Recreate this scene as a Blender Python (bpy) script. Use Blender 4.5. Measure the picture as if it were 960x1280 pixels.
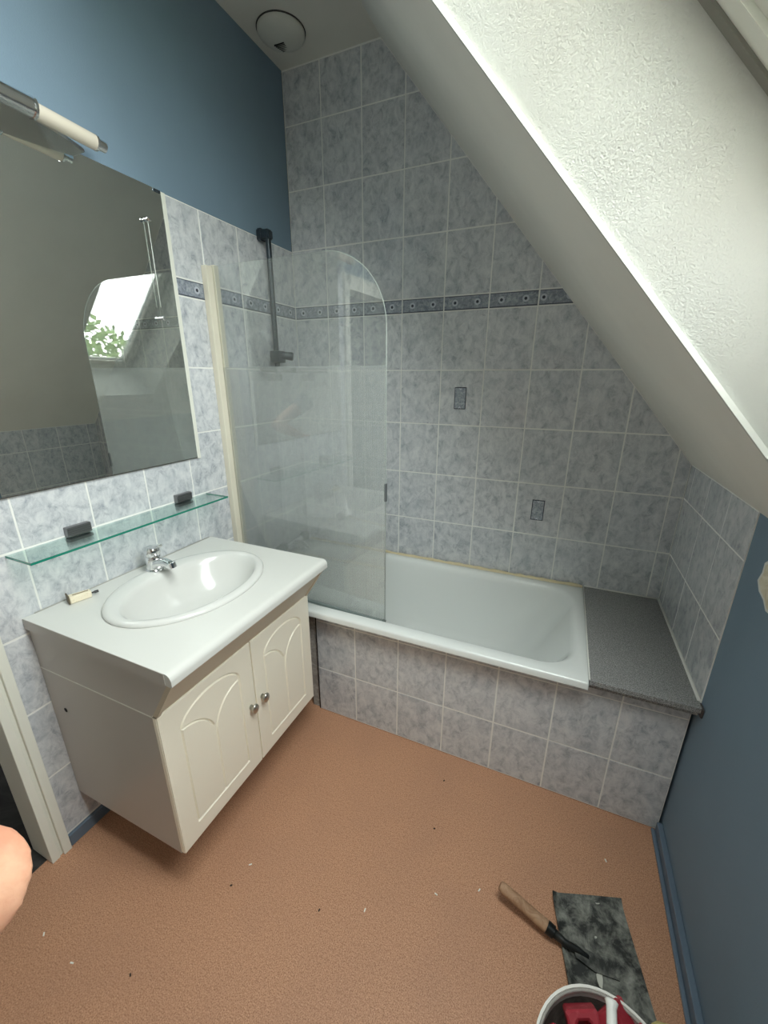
import bpy, bmesh, math, random
from mathutils import Vector, Matrix

for o in list(bpy.data.objects):
    bpy.data.objects.remove(o)
sc = bpy.context.scene
COL = sc.collection
random.seed(7)

# ------------------------------------------------------------------ camera
cam_d = bpy.data.cameras.new('camera')
cam = bpy.data.objects.new('camera', cam_d)
COL.objects.link(cam)
PITCH, ROLL, YAW = 0.31794, 0.00368, -0.40937
FPX = 507.43
cp, sp = math.cos(PITCH), math.sin(PITCH)
fw = Vector((math.sin(YAW) * cp, math.cos(YAW) * cp, -sp))
rt = Vector((math.cos(YAW), -math.sin(YAW), 0))
up = rt.cross(fw)
rt2 = math.cos(ROLL) * rt + math.sin(ROLL) * up
up2 = -math.sin(ROLL) * rt + math.cos(ROLL) * up
M = Matrix((rt2, up2, -fw)).transposed().to_4x4()
M.translation = Vector((1.3739, -1.9838, 1.5299))
cam.matrix_world = M
cam_d.sensor_fit = 'VERTICAL'
cam_d.sensor_height = 24.0
cam_d.lens = FPX / 1280.0 * 24.0
cam_d.clip_start = 0.01
sc.camera = cam

# ------------------------------------------------------------------ world, light, exposure
world = bpy.data.worlds.new('overcast_sky')
sc.world = world
world.use_nodes = True
wn = world.node_tree.nodes
bgn = wn['Background']
bgn.inputs['Color'].default_value = (0.95, 0.985, 0.97, 1)
bgn.inputs['Strength'].default_value = 7.0

# roof slope (plane of the sloping ceiling): foot at the knee wall, s runs up the slope, n points outdoors
SF = Vector((1.87, 0, 1.205))
SL = Vector((0.49 - 1.87, 0, 2.85 - 1.205)).length
ES = Vector((0.49 - 1.87, 0, 2.85 - 1.205)).normalized()
EN = Vector((ES.z, 0, -ES.x))
def slope(s, y, d=0.0):
    p = SF + ES * s + EN * d
    return Vector((p.x, y, p.z))

# sky portal in the roof window (guides sampling of the sky only, adds no light)
pd = bpy.data.lights.new('sky_portal', 'AREA')
pd.shape = 'RECTANGLE'
pd.size = 1.64
pd.size_y = 0.62
pd.cycles.is_portal = True
po = bpy.data.objects.new('sky_portal', pd)
COL.objects.link(po)
pm = Matrix((ES, Vector((0, 1, 0)), EN)).transposed().to_4x4()
pm.translation = slope(1.11, -1.465, 0.27)
po.matrix_world = pm

vs = sc.view_settings
vs.view_transform = 'Standard'
vs.look = 'None'
vs.gamma = 1.0
vs.use_curve_mapping = False
vs.exposure = 1.78
sc.cycles.diffuse_bounces = 8
sc.cycles.max_bounces = 16

# ------------------------------------------------------------------ helpers
def lin(r, g, b):
    f = lambda c: (c / 255.0 / 12.92) if c <= 10.3 else ((c / 255.0 + 0.055) / 1.055) ** 2.4
    return (f(r), f(g), f(b), 1)

def mat(name, col, rough=0.5, metal=0.0, **kw):
    m = bpy.data.materials.new(name)
    m.use_nodes = True
    b = m.node_tree.nodes['Principled BSDF']
    b.inputs['Base Color'].default_value = col
    b.inputs['Roughness'].default_value = rough
    b.inputs['Metallic'].default_value = metal
    for k, v in kw.items():
        b.inputs[k].default_value = v
    return m

def N(m, t, **kw):
    n = m.node_tree.nodes.new(t)
    for k, v in kw.items():
        setattr(n, k, v)
    return n

def LK(m, a, b):
    m.node_tree.links.new(a, b)

def ramp(m, fac, stops):
    r = N(m, 'ShaderNodeValToRGB')
    e = r.color_ramp.elements
    while len(e) < len(stops):
        e.new(0.5)
    for el, (p, c) in zip(e, stops):
        el.position = p
        el.color = c
    LK(m, fac, r.inputs[0])
    return r.outputs[0]

def noise(m, vec, scale, detail=4.0, rough=0.55, dist=0.0):
    n = N(m, 'ShaderNodeTexNoise')
    n.inputs['Scale'].default_value = scale
    n.inputs['Detail'].default_value = detail
    n.inputs['Roughness'].default_value = rough
    n.inputs['Distortion'].default_value = dist
    if vec is not None:
        LK(m, vec, n.inputs['Vector'])
    return n.outputs[0]

def mixc(m, fac, a, b, mode='MIX'):
    n = N(m, 'ShaderNodeMix', data_type='RGBA', blend_type=mode)
    for sock, v in ((n.inputs[0], fac), (n.inputs[6], a), (n.inputs[7], b)):
        if hasattr(v, 'is_linked'):
            LK(m, v, sock)
        else:
            sock.default_value = v
    return n.outputs[2]

def math_(m, op, a, b=None):
    n = N(m, 'ShaderNodeMath', operation=op)
    for sock, v in ((n.inputs[0], a), (n.inputs[1], b)):
        if v is None:
            continue
        if hasattr(v, 'is_linked'):
            LK(m, v, sock)
        else:
            sock.default_value = v
    return n.outputs[0]

def bsdf(m):
    return m.node_tree.nodes['Principled BSDF']

def bump(m, h, strength=0.2, dist=0.002):
    n = N(m, 'ShaderNodeBump')
    n.inputs['Strength'].default_value = strength
    n.inputs['Distance'].default_value = dist
    LK(m, h, n.inputs['Height'])
    LK(m, n.outputs[0], bsdf(m).inputs['Normal'])

def texco(m, rnd=False):
    tc = N(m, 'ShaderNodeTexCoord')
    if not rnd:
        return tc.outputs['Object']
    oi = N(m, 'ShaderNodeObjectInfo')
    mu = math_(m, 'MULTIPLY', oi.outputs['Random'], 37.0)
    cx = N(m, 'ShaderNodeCombineXYZ')
    LK(m, mu, cx.inputs[0]); LK(m, mu, cx.inputs[1]); LK(m, mu, cx.inputs[2])
    ad = N(m, 'ShaderNodeVectorMath', operation='ADD')
    LK(m, tc.outputs['Object'], ad.inputs[0]); LK(m, cx.outputs[0], ad.inputs[1])
    return ad.outputs[0]

def wpos(o):
    v = Vector((0, 0, 0))
    while o is not None:
        v += o.location
        o = o.parent
    return v

def obj(name, bm, m, parent=None, smooth=False, world_origin=False, autosmooth=None):
    """link a bmesh given in world coordinates as one mesh object, origin at its base centre"""
    bmesh.ops.recalc_face_normals(bm, faces=bm.faces)
    me = bpy.data.meshes.new(name)
    if smooth:
        for f in bm.faces:
            f.smooth = True
    if autosmooth is not None:
        for f in bm.faces:
            f.smooth = True
        for e in bm.edges:
            if len(e.link_faces) == 2 and e.calc_face_angle(0) > autosmooth:
                e.smooth = False
    if world_origin:
        c = Vector((0, 0, 0))
    else:
        mn = Vector((1e9,) * 3); mx = Vector((-1e9,) * 3)
        for v in bm.verts:
            for i in range(3):
                mn[i] = min(mn[i], v.co[i]); mx[i] = max(mx[i], v.co[i])
        c = Vector(((mn.x + mx.x) / 2, (mn.y + mx.y) / 2, mn.z))
    bmesh.ops.translate(bm, verts=bm.verts, vec=-c)
    bm.to_mesh(me); bm.free()
    if isinstance(m, (list, tuple)):
        for mm in m:
            me.materials.append(mm)
    else:
        me.materials.append(m)
    o = bpy.data.objects.new(name, me)
    COL.objects.link(o)
    o.parent = parent
    o.location = c - (wpos(parent) if parent else Vector((0, 0, 0)))
    return o

def tag(o, label=None, cat=None, group=None, kind=None):
    if label: o['label'] = label
    if cat: o['category'] = cat
    if group: o['group'] = group
    if kind: o['kind'] = kind
    return o

def thing(name, loc, label, cat, group=None):
    o = bpy.data.objects.new(name, None)
    o.empty_display_size = 0.05
    COL.objects.link(o)
    o.location = loc
    return tag(o, label, cat, group)

def BM():
    return bmesh.new()

def box(bm, x0, x1, y0, y1, z0, z1, bev=0.0, seg=2):
    r = bmesh.ops.create_cube(bm, size=1.0)
    for v in r['verts']:
        v.co = Vector(((x0 + x1) / 2 + v.co.x * (x1 - x0), (y0 + y1) / 2 + v.co.y * (y1 - y0), (z0 + z1) / 2 + v.co.z * (z1 - z0)))
    if bev > 0:
        es = list({e for v in r['verts'] for e in v.link_edges})
        bmesh.ops.bevel(bm, geom=es, offset=bev, segments=seg, profile=0.5, affect='EDGES')
    return bm

def bbox(*a, **k):
    return box(BM(), *a, **k)

def prism(bm, pts, d):
    """extrude a planar loop of Vectors by vector d"""
    a = [bm.verts.new(p) for p in pts]
    b = [bm.verts.new(p + d) for p in pts]
    n = len(pts)
    bm.faces.new(a); bm.faces.new(b[::-1])
    for i in range(n):
        bm.faces.new((a[i], b[i], b[(i + 1) % n], a[(i + 1) % n]))
    return bm

def tube(bm, pts, r, n=12, cap=True):
    pts = [Vector(p) for p in pts]
    rs = r if isinstance(r, (list, tuple)) else [r] * len(pts)
    rings = []
    prev = None
    for i, p in enumerate(pts):
        if i == 0: t = pts[1] - p
        elif i == len(pts) - 1: t = p - pts[i - 1]
        else: t = (pts[i + 1] - p).normalized() + (p - pts[i - 1]).normalized()
        t.normalize()
        if prev is None:
            a = Vector((0, 0, 1)) if abs(t.z) < 0.9 else Vector((1, 0, 0))
            u = t.cross(a).normalized()
        else:
            u = (prev - t * prev.dot(t)).normalized()
        prev = u
        w = t.cross(u)
        rings.append([bm.verts.new(p + (u * math.cos(2 * math.pi * k / n) + w * math.sin(2 * math.pi * k / n)) * rs[i]) for k in range(n)])
    for a, b in zip(rings, rings[1:]):
        for k in range(n):
            bm.faces.new((a[k], a[(k + 1) % n], b[(k + 1) % n], b[k]))
    if cap:
        bm.faces.new(rings[0][::-1]); bm.faces.new(rings[-1])
    return bm

def lathe(bm, prof, origin, axis=Vector((0, 0, 1)), n=24, sx=1.0, sy=1.0):
    """profile of (radius, height) revolved round axis at origin"""
    axis = Vector(axis).normalized()
    a = Vector((0, 0, 1)) if abs(axis.z) < 0.9 else Vector((1, 0, 0))
    u = axis.cross(a).normalized(); w = axis.cross(u)
    origin = Vector(origin)
    rings = []
    for r, h in prof:
        if r < 1e-6:
            rings.append([bm.verts.new(origin + axis * h)])
        else:
            rings.append([bm.verts.new(origin + axis * h + u * (r * sx * math.cos(2 * math.pi * k / n)) + w * (r * sy * math.sin(2 * math.pi * k / n))) for k in range(n)])
    for a_, b_ in zip(rings, rings[1:]):
        for k in range(n):
            k2 = (k + 1) % n
            if len(a_) == 1 and len(b_) == 1: continue
            if len(a_) == 1: bm.faces.new((a_[0], b_[k2], b_[k]))
            elif len(b_) == 1: bm.faces.new((a_[k], a_[k2], b_[0]))
            else: bm.faces.new((a_[k], a_[k2], b_[k2], b_[k]))
    return bm

def rrect(x0, x1, y0, y1, r, n=8):
    """rounded rectangle, 4*(n+1) points counter-clockwise; r one radius or four (x1y1, x0y1, x0y0, x1y0)"""
    rr = r if isinstance(r, (list, tuple)) else [r] * 4
    out = []
    for (cx, cy, a0, q) in ((x1, y1, 0, rr[0]), (x0, y1, 90, rr[1]), (x0, y0, 180, rr[2]), (x1, y0, 270, rr[3])):
        sx = 1 if cx == x1 else -1
        sy = 1 if cy == y1 else -1
        for k in range(n + 1):
            a = math.radians(a0 + 90 * k / n)
            out.append((cx - sx * q + q * math.cos(a), cy - sy * q + q * math.sin(a)))
    return out

def rings_mesh(bm, rings, close_first=False, close_last=False):
    vs_ = [[bm.verts.new(p) for p in r] for r in rings]
    n = len(vs_[0])
    for a, b in zip(vs_, vs_[1:]):
        for k in range(n):
            bm.faces.new((a[k], a[(k + 1) % n], b[(k + 1) % n], b[k]))
    if close_first: bm.faces.new(vs_[0][::-1])
    if close_last: bm.faces.new(vs_[-1])
    return bm

def xform(bm, mtx):
    bmesh.ops.transform(bm, matrix=mtx, verts=bm.verts)
    return bm

# ------------------------------------------------------------------ materials
def m_tile():
    m = mat('marbled_tile', (0.6, 0.6, 0.65, 1), 0.12)
    v = texco(m, True)
    mp = N(m, 'ShaderNodeMapping'); mp.inputs['Rotation'].default_value = (0.5, 0.35, 0.6)
    mp.inputs['Scale'].default_value = (1, 1, 0.75)
    LK(m, v, mp.inputs[0]); v = mp.outputs[0]
    n1 = noise(m, v, 30, 9, 0.76, 0.5)
    n2 = noise(m, v, 10, 4, 0.6, 1.0)
    c1 = ramp(m, n1, [(0.34, lin(153, 157, 165)), (0.44, lin(183, 186, 191)), (0.54, lin(202, 204, 207)), (0.70, lin(217, 218, 218))])
    f2 = ramp(m, n2, [(0.5, (0, 0, 0, 1)), (0.68, (1, 1, 1, 1))])
    c = mixc(m, math_(m, 'MULTIPLY', f2, 0.4), c1, lin(164, 170, 178))
    LK(m, c, bsdf(m).inputs['Base Color'])
    bump(m, n2, 0.10, 0.004)
    return m

def m_border():
    # narrow frieze tile: dark edge lines, mottled blue-grey field, two small rosettes
    m = mat('frieze_print', (0.3, 0.33, 0.4, 1), 0.3)
    tc = N(m, 'ShaderNodeTexCoord')
    sep = N(m, 'ShaderNodeSeparateXYZ'); LK(m, tc.outputs['Object'], sep.inputs[0])
    u = math_(m, 'ADD', sep.outputs[0], sep.outputs[1])
    z = math_(m, 'SUBTRACT', sep.outputs[2], 0.0295)
    n = noise(m, texco(m, True), 70, 5, 0.65, 1.0)
    c = ramp(m, n, [(0.35, lin(104, 111, 124)), (0.52, lin(140, 146, 156)), (0.68, lin(170, 175, 182))])
    for off in (-0.05, 0.05):
        du = math_(m, 'SUBTRACT', u, off)
        d = math_(m, 'SQRT', math_(m, 'ADD', math_(m, 'MULTIPLY', du, du), math_(m, 'MULTIPLY', z, z)))
        c = mixc(m, math_(m, 'MULTIPLY', math_(m, 'LESS_THAN', d, 0.0135), 0.75), c, lin(196, 200, 210))
        c = mixc(m, math_(m, 'LESS_THAN', d, 0.0062), c, lin(38, 42, 58))
    az = math_(m, 'ABSOLUTE', z)
    c = mixc(m, math_(m, 'GREATER_THAN', az, 0.0245), c, lin(70, 75, 88))
    LK(m, c, bsdf(m).inputs['Base Color'])
    return m

def m_decor():
    # small inset: dark frame, mottled field, little points top and bottom
    m = mat('decor_print', (0.4, 0.42, 0.5, 1), 0.3)
    tc = N(m, 'ShaderNodeTexCoord')
    sep = N(m, 'ShaderNodeSeparateXYZ'); LK(m, tc.outputs['Object'], sep.inputs[0])
    u = math_(m, 'ABSOLUTE', sep.outputs[0])
    z = math_(m, 'ABSOLUTE', math_(m, 'SUBTRACT', sep.outputs[2], 0.05))
    n = noise(m, texco(m, True), 80, 4, 0.6, 1.5)
    c = ramp(m, n, [(0.38, lin(128, 135, 146)), (0.55, lin(160, 167, 176)), (0.68, lin(188, 193, 199))])
    tip = math_(m, 'ADD', u, math_(m, 'SUBTRACT', 0.052, z))
    c = mixc(m, math_(m, 'LESS_THAN', math_(m, 'ADD', math_(m, 'MULTIPLY', u, 1.3), math_(m, 'SUBTRACT', 0.05, z)), 0.014), c, lin(200, 205, 214))
    c = mixc(m, math_(m, 'LESS_THAN', tip, 0.0075), c, lin(30, 34, 48))
    edge = math_(m, 'MAXIMUM', math_(m, 'GREATER_THAN', u, 0.0245), math_(m, 'GREATER_THAN', z, 0.0465))
    c = mixc(m, edge, c, lin(48, 54, 70))
    LK(m, c, bsdf(m).inputs['Base Color'])
    return m

def m_paint(name, rgb, rough=0.75, rel=0.35, scale=260, var=0.12):
    m = mat(name, lin(*rgb), rough)
    v = texco(m)
    n = noise(m, v, 3.0, 4, 0.6)
    d = tuple(c * (1 - var) for c in lin(*rgb)[:3]) + (1,)
    LK(m, ramp(m, n, [(0.35, d), (0.65, lin(*rgb))]), bsdf(m).inputs['Base Color'])
    bump(m, noise(m, v, scale, 2, 0.5), rel, 0.001)
    return m

def m_floor():
    m = mat('cork_vinyl', (0.4, 0.2, 0.1, 1), 0.55)
    v = texco(m)
    n1 = noise(m, v, 330, 3, 0.7)
    n2 = noise(m, v, 5, 3, 0.5)
    n3 = noise(m, v, 120, 2, 0.6)
    c = ramp(m, n1, [(0.34, lin(128, 90, 66)), (0.47, lin(180, 132, 102)), (0.60, lin(201, 155, 124)), (0.72, lin(214, 177, 149))])
    c = mixc(m, math_(m, 'MULTIPLY', ramp(m, n3, [(0.5, (0, 0, 0, 1)), (0.68, (1, 1, 1, 1))]), 0.35), c, lin(146, 100, 72))
    c = mixc(m, math_(m, 'MULTIPLY', ramp(m, n2, [(0.42, (0, 0, 0, 1)), (0.7, (1, 1, 1, 1))]), 0.25), c, lin(160, 120, 98))
    LK(m, c, bsdf(m).inputs['Base Color'])
    bump(m, n1, 0.05, 0.0006)
    return m

def m_speckle(name, a, b, scale=320, rough=0.45):
    m = mat(name, lin(*a), rough)
    n = noise(m, texco(m), scale, 2, 0.6)
    LK(m, ramp(m, n, [(0.38, lin(*a)), (0.62, lin(*b))]), bsdf(m).inputs['Base Color'])
    return m

def m_plaster_white():
    m = mat('textured_white_paint', lin(226, 226, 220), 0.8)
    v = texco(m)
    patch = ramp(m, noise(m, v, 3.0, 3, 0.5), [(0.36, (0, 0, 0, 1)), (0.62, (1, 1, 1, 1))])
    grain = noise(m, v, 260, 3, 0.6, 0.3)
    h = math_(m, 'MULTIPLY', grain, patch)
    bump(m, h, 0.6, 0.004)
    c = ramp(m, noise(m, v, 2.2, 3, 0.5), [(0.35, lin(178, 177, 170)), (0.7, lin(190, 192, 188))])
    LK(m, c, bsdf(m).inputs['Base Color'])
    return m

def schlick(m, r0):
    lw_ = N(m, 'ShaderNodeLayerWeight'); lw_.inputs['Blend'].default_value = 0.5
    p5 = math_(m, 'POWER', lw_.outputs['Facing'], 5.0)
    return math_(m, 'ADD', math_(m, 'MULTIPLY', p5, 1 - r0), r0)

def m_screen():
    # thin bathroom glass: clear head, ribbed frosted lower field, limescale haze over all
    m = bpy.data.materials.new('shower_glass')
    m.use_nodes = True
    nt = m.node_tree
    for n in list(nt.nodes):
        if n.type == 'BSDF_PRINCIPLED': nt.nodes.remove(n)
    out = [n for n in nt.nodes if n.type == 'OUTPUT_MATERIAL'][0]
    tc = N(m, 'ShaderNodeTexCoord')
    sep = N(m, 'ShaderNodeSeparateXYZ'); LK(m, tc.outputs['Object'], sep.inputs[0])
    z = sep.outputs[2]; x = sep.outputs[0]      # origin at the base centre of the pane
    low = math_(m, 'LESS_THAN', z, 1.02)
    # unetched upright bars within the ribbed field
    rib = math_(m, 'GREATER_THAN', math_(m, 'SINE', math_(m, 'MULTIPLY', x, 820.0)), -0.2)
    mp = N(m, 'ShaderNodeMapping'); mp.inputs['Scale'].default_value = (1, 1, 0.16)
    LK(m, texco(m), mp.inputs[0])
    n1 = noise(m, mp.outputs[0], 14, 5, 0.6)
    n2 = noise(m, texco(m), 70, 4, 0.75)
    hz = math_(m, 'ADD', math_(m, 'MULTIPLY', n1, 0.09), math_(m, 'MULTIPLY', n2, 0.05))
    hz_low = math_(m, 'ADD', hz, math_(m, 'ADD', 0.11, math_(m, 'MULTIPLY', rib, 0.11)))
    haze = N(m, 'ShaderNodeMix', data_type='FLOAT')
    LK(m, low, haze.inputs[0]); LK(m, hz, haze.inputs[2]); LK(m, hz_low, haze.inputs[3])
    dif = N(m, 'ShaderNodeBsdfDiffuse'); dif.inputs[0].default_value = lin(226, 231, 229)
    trl = N(m, 'ShaderNodeBsdfTranslucent'); trl.inputs[0].default_value = lin(226, 231, 229)
    sc_ = N(m, 'ShaderNodeMixShader'); sc_.inputs[0].default_value = 0.5
    LK(m, dif.outputs[0], sc_.inputs[1]); LK(m, trl.outputs[0], sc_.inputs[2])
    tra = N(m, 'ShaderNodeBsdfTransparent'); tra.inputs[0].default_value = (0.965, 0.98, 0.975, 1)
    ref = N(m, 'ShaderNodeBsdfRefraction'); ref.inputs['IOR'].default_value = 1.35
    ref.inputs['Roughness'].default_value = 0.07; ref.inputs[0].default_value = (0.975, 0.985, 0.98, 1)
    thr = N(m, 'ShaderNodeMixShader')
    LK(m, math_(m, 'MULTIPLY', low, 0.5), thr.inputs[0]); LK(m, tra.outputs[0], thr.inputs[1]); LK(m, ref.outputs[0], thr.inputs[2])
    body = N(m, 'ShaderNodeMixShader')
    LK(m, haze.outputs[0], body.inputs[0]); LK(m, thr.outputs[0], body.inputs[1]); LK(m, sc_.outputs[0], body.inputs[2])
    gl = N(m, 'ShaderNodeBsdfGlossy'); gl.inputs['Roughness'].default_value = 0.0
    fin = N(m, 'ShaderNodeMixShader')
    LK(m, schlick(m, 0.10), fin.inputs[0]); LK(m, body.outputs[0], fin.inputs[1]); LK(m, gl.outputs[0], fin.inputs[2])
    LK(m, fin.outputs[0], out.inputs[0])
    return m

def m_thin_glass(name, tint, ior=1.5):
    m = bpy.data.materials.new(name)
    m.use_nodes = True
    nt = m.node_tree
    for n in list(nt.nodes):
        if n.type == 'BSDF_PRINCIPLED': nt.nodes.remove(n)
    out = [n for n in nt.nodes if n.type == 'OUTPUT_MATERIAL'][0]
    tra = N(m, 'ShaderNodeBsdfTransparent'); tra.inputs[0].default_value = tint
    gl = N(m, 'ShaderNodeBsdfGlossy'); gl.inputs['Roughness'].default_value = 0.0
    fin = N(m, 'ShaderNodeMixShader')
    LK(m, schlick(m, ((ior - 1) / (ior + 1)) ** 2), fin.inputs[0]); LK(m, tra.outputs[0], fin.inputs[1]); LK(m, gl.outputs[0], fin.inputs[2])
    LK(m, fin.outputs[0], out.inputs[0])
    return m

def m_mirror():
    m = mat('mirror_silver', (0.80, 0.83, 0.80, 1), 0.0, 1.0)
    return m

def m_dirty(name, base, dirt, scale=14, lo=0.5, hi=0.7, rough=0.6, dist=1.5):
    m = mat(name, lin(*base), rough)
    v = texco(m)
    n = noise(m, v, scale, 7, 0.68, dist)
    LK(m, ramp(m, n, [(lo, lin(*base)), (hi, lin(*dirt))]), bsdf(m).inputs['Base Color'])
    bump(m, n, 0.3, 0.003)
    return m

def m_skin():
    m = mat('skin', lin(224, 176, 148), 0.55)
    v = texco(m)
    n = noise(m, v, 28, 5, 0.6)
    LK(m, ramp(m, n, [(0.35, lin(188, 132, 106)), (0.65, lin(206, 158, 130))]), bsdf(m).inputs['Base Color'])
    bsdf(m).inputs['Subsurface Weight'].default_value = 0.1
    bsdf(m).inputs['Subsurface Radius'].default_value = (0.01, 0.004, 0.002)
    bump(m, noise(m, v, 300, 3, 0.6), 0.15, 0.001)
    return m

TILE = m_tile(); BORDER = m_border(); DECOR = m_decor()
GROUT = m_paint('grout', (228, 228, 224), 0.9, 0.2, 300, 0.05)
BLUE = m_paint('blue_wall_paint', (113, 134, 151), 0.7, 0.35, 240, 0.05)
BLUE_TRIM = m_paint('blue_gloss_trim', (100, 116, 132), 0.4, 0.1, 100, 0.1)
CEIL = m_paint('matt_white_ceiling', (204, 202, 194), 0.9, 0.5, 60, 0.06)
FRONTW = m_paint('front_wall_bounce_white', (236, 234, 228), 0.9, 0.3, 60, 0.03)  # unseen wall, made bright white to bounce light into the room
SLOPE = m_paint('warm_white_slope_paint', (220, 218, 210), 0.85, 0.3, 120, 0.06)
WHITE_TEX = m_plaster_white()
FLOOR = m_floor()
WOODWHITE = m_paint('door_frame_paint', (222, 222, 212), 0.45, 0.1, 60, 0.05)
TUBW = mat('tub_enamel', lin(224, 227, 225), 0.12); bsdf(TUBW).inputs['Coat Weight'].default_value = 0.3
CERAMIC = mat('basin_ceramic', lin(208, 208, 205), 0.14)
LAMW = mat('white_laminate', lin(208, 208, 204), 0.3)
MELA = mat('grey_melamine', lin(182, 177, 171), 0.35)
DOORC = mat('cream_door_lacquer', lin(244, 238, 222), 0.35)
BANDM = mat('taupe_band', lin(196, 184, 164), 0.4)
CHROME = mat('chrome', (0.78, 0.79, 0.8, 1), 0.08, 1.0)
DARKCHR = mat('dark_chrome', lin(96, 106, 114), 0.25, 0.8)
SATIN = mat('satin_nickel', lin(190, 188, 180), 0.3, 1.0)
RAILM = mat('grey_shower_plastic', lin(44, 54, 62), 0.3, 0.3)
CREAMP = m_paint('cream_profile', (216, 210, 193), 0.4, 0.05, 60, 0.06)
OPAL = mat('opal_glass', lin(196, 188, 174), 0.25)
SHELFM = m_speckle('grey_speckle_laminate', (92, 92, 93), (172, 171, 169), 420)
BLACK = mat('black_gap', (0.006, 0.006, 0.007, 1), 0.8)
SEAL = m_paint('aged_sealant', (222, 208, 172), 0.5, 0.3, 60, 0.2)
SEALW = mat('white_sealant', lin(220, 220, 214), 0.5)
MIRROR = m_mirror()
SCREEN = m_screen()
WINGLASS = m_thin_glass('window_glass', (0.97, 0.985, 0.975, 1), 1.45)
SHELFG = m_thin_glass('shelf_glass', (0.90, 0.97, 0.95, 1), 1.5)
GEDGE = mat('green_glass_edge', lin(26, 120, 100), 0.12); bsdf(GEDGE).inputs['Coat Weight'].default_value = 0.5
PLASTER = m_dirty('bare_plaster', (206, 196, 170), (228, 222, 204), 20, 0.4, 0.65, 0.9)
BOARD = m_dirty('dirty_backing_board', (150, 146, 140), (190, 186, 180), 30, 0.45, 0.7, 0.9)
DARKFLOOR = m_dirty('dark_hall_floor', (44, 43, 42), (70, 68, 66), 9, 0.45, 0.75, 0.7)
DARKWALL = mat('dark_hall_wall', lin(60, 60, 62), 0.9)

# ------------------------------------------------------------------ tile layout
TW, TH, G = 0.203, 0.2531, 0.0042
H9 = 0.8084
FR = 0.0619
def zh(n):
    return H9 + (9 - n) * TH if n >= 5 else H9 + 4 * TH + FR + (4 - n) * TH
TILETOP = zh(3)      # tiled height on the left wall
BODY = 0.008

def clip(poly, a, b, c):
    """keep a*u + b*v <= c"""
    out = []
    for i in range(len(poly)):
        p, q = poly[i], poly[(i + 1) % len(poly)]
        dp, dq = a * p[0] + b * p[1] - c, a * q[0] + b * q[1] - c
        if dp <= 0: out.append(p)
        if (dp < 0) != (dq < 0) and abs(dp - dq) > 1e-12:
            t = dp / (dp - dq)
            out.append((p[0] + t * (q[0] - p[0]), p[1] + t * (q[1] - p[1])))
    res = []
    for p in out:
        if not res or math.hypot(p[0] - res[-1][0], p[1] - res[-1][1]) > 1e-4: res.append(p)
    if len(res) > 1 and math.hypot(res[0][0] - res[-1][0], res[0][1] - res[-1][1]) < 1e-4: res.pop()
    return res

TILECACHE = {}
def add_tile(name, poly, plane, parent, m, proud=0.0):
    """poly in (u, v=z); plane = ('y', y0) facing -y, ('x', x0, +1/-1) facing that way"""
    us = [p[0] for p in poly]; vs_ = [p[1] for p in poly]
    if max(us) - min(us) < 0.012 or max(vs_) - min(vs_) < 0.012: return
    cu, cv = (min(us) + max(us)) / 2, min(vs_)
    key = (name, plane, tuple((round(p[0] - cu, 4), round(p[1] - cv, 4)) for p in poly), m.name)
    if key not in TILECACHE:
        bm = BM()
        c0 = sum(us) / len(us), sum(vs_) / len(vs_)
        def P(u, v, d):     # d = distance in front of the wall face
            if plane[0] == 'y': return Vector((u - cu, -d, v - cv))
            return Vector((plane[2] * d, u - cu, v - cv))
        def inset(p, k):
            L = math.hypot(c0[0] - p[0], c0[1] - p[1]) or 1
            return p[0] + (c0[0] - p[0]) / L * k, p[1] + (c0[1] - p[1]) / L * k
        r0 = [P(p[0], p[1], -BODY) for p in poly]
        r1 = [P(p[0], p[1], proud - 0.0012) for p in poly]
        r2 = [P(*inset(p, 0.0022), proud) for p in poly]
        rings_mesh(bm, [r0, r1, r2], False, True)
        bmesh.ops.recalc_face_normals(bm, faces=bm.faces)
        # outward orientation: last face must look into the room
        bm.faces.ensure_lookup_table()
        nrm = bm.faces[-1].normal
        want = Vector((0, -1, 0)) if plane[0] == 'y' else Vector((plane[2], 0, 0))
        if nrm.dot(want) < 0: bmesh.ops.reverse_faces(bm, faces=bm.faces)
        me = bpy.data.meshes.new(name)
        bm.to_mesh(me); bm.free()
        me.materials.append(m)
        TILECACHE[key] = me
    o = bpy.data.objects.new(name, TILECACHE[key])
    COL.objects.link(o)
    o.parent = parent
    o.location = Vector((cu, plane[1], cv)) if plane[0] == 'y' else Vector((plane[1], cu, cv))
    j = random.uniform(-0.0004, 0.0004)
    if plane[0] == 'y': o.location.y += j
    else: o.location.x += j
    o.location -= wpos(parent)
    return o

def tile_field(parent, plane, ujoints, vjoints, uclip, vclip, cuts=(), border=None, skip=()):
    for i in range(len(ujoints) - 1):
        for k in range(len(vjoints) - 1):
            u0, u1 = max(ujoints[i], uclip[0]) , min(ujoints[i + 1], uclip[1])
            v0, v1 = max(vjoints[k], vclip[0]), min(vjoints[k + 1], vclip[1])
            if u1 - u0 < 0.015 or v1 - v0 < 0.015: continue
            g = G / 2
            poly = [(u0 + g, v0 + g), (u1 - g, v0 + g), (u1 - g, v1 - g), (u0 + g, v1 - g)]
            for c in cuts:
                poly = clip(poly, *c)
                if len(poly) < 3: break
            if len(poly) < 3: continue
            isb = border is not None and abs(v0 - border[0]) < 1e-3 and abs(v1 - border[1]) < 1e-3
            add_tile('border_tile' if isb else 'tile', poly, plane, parent, BORDER if isb else TILE)

ZJ = [0.049, zh(11), zh(10), zh(9), zh(8), zh(7), zh(6), zh(5), zh(4), zh(3), zh(2), zh(1), zh(0)]
RX = 1.87      # tiled face of the knee wall
YB = -2.55     # unseen wall behind the photographer, set close to bounce more light
ZC = 2.85

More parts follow.
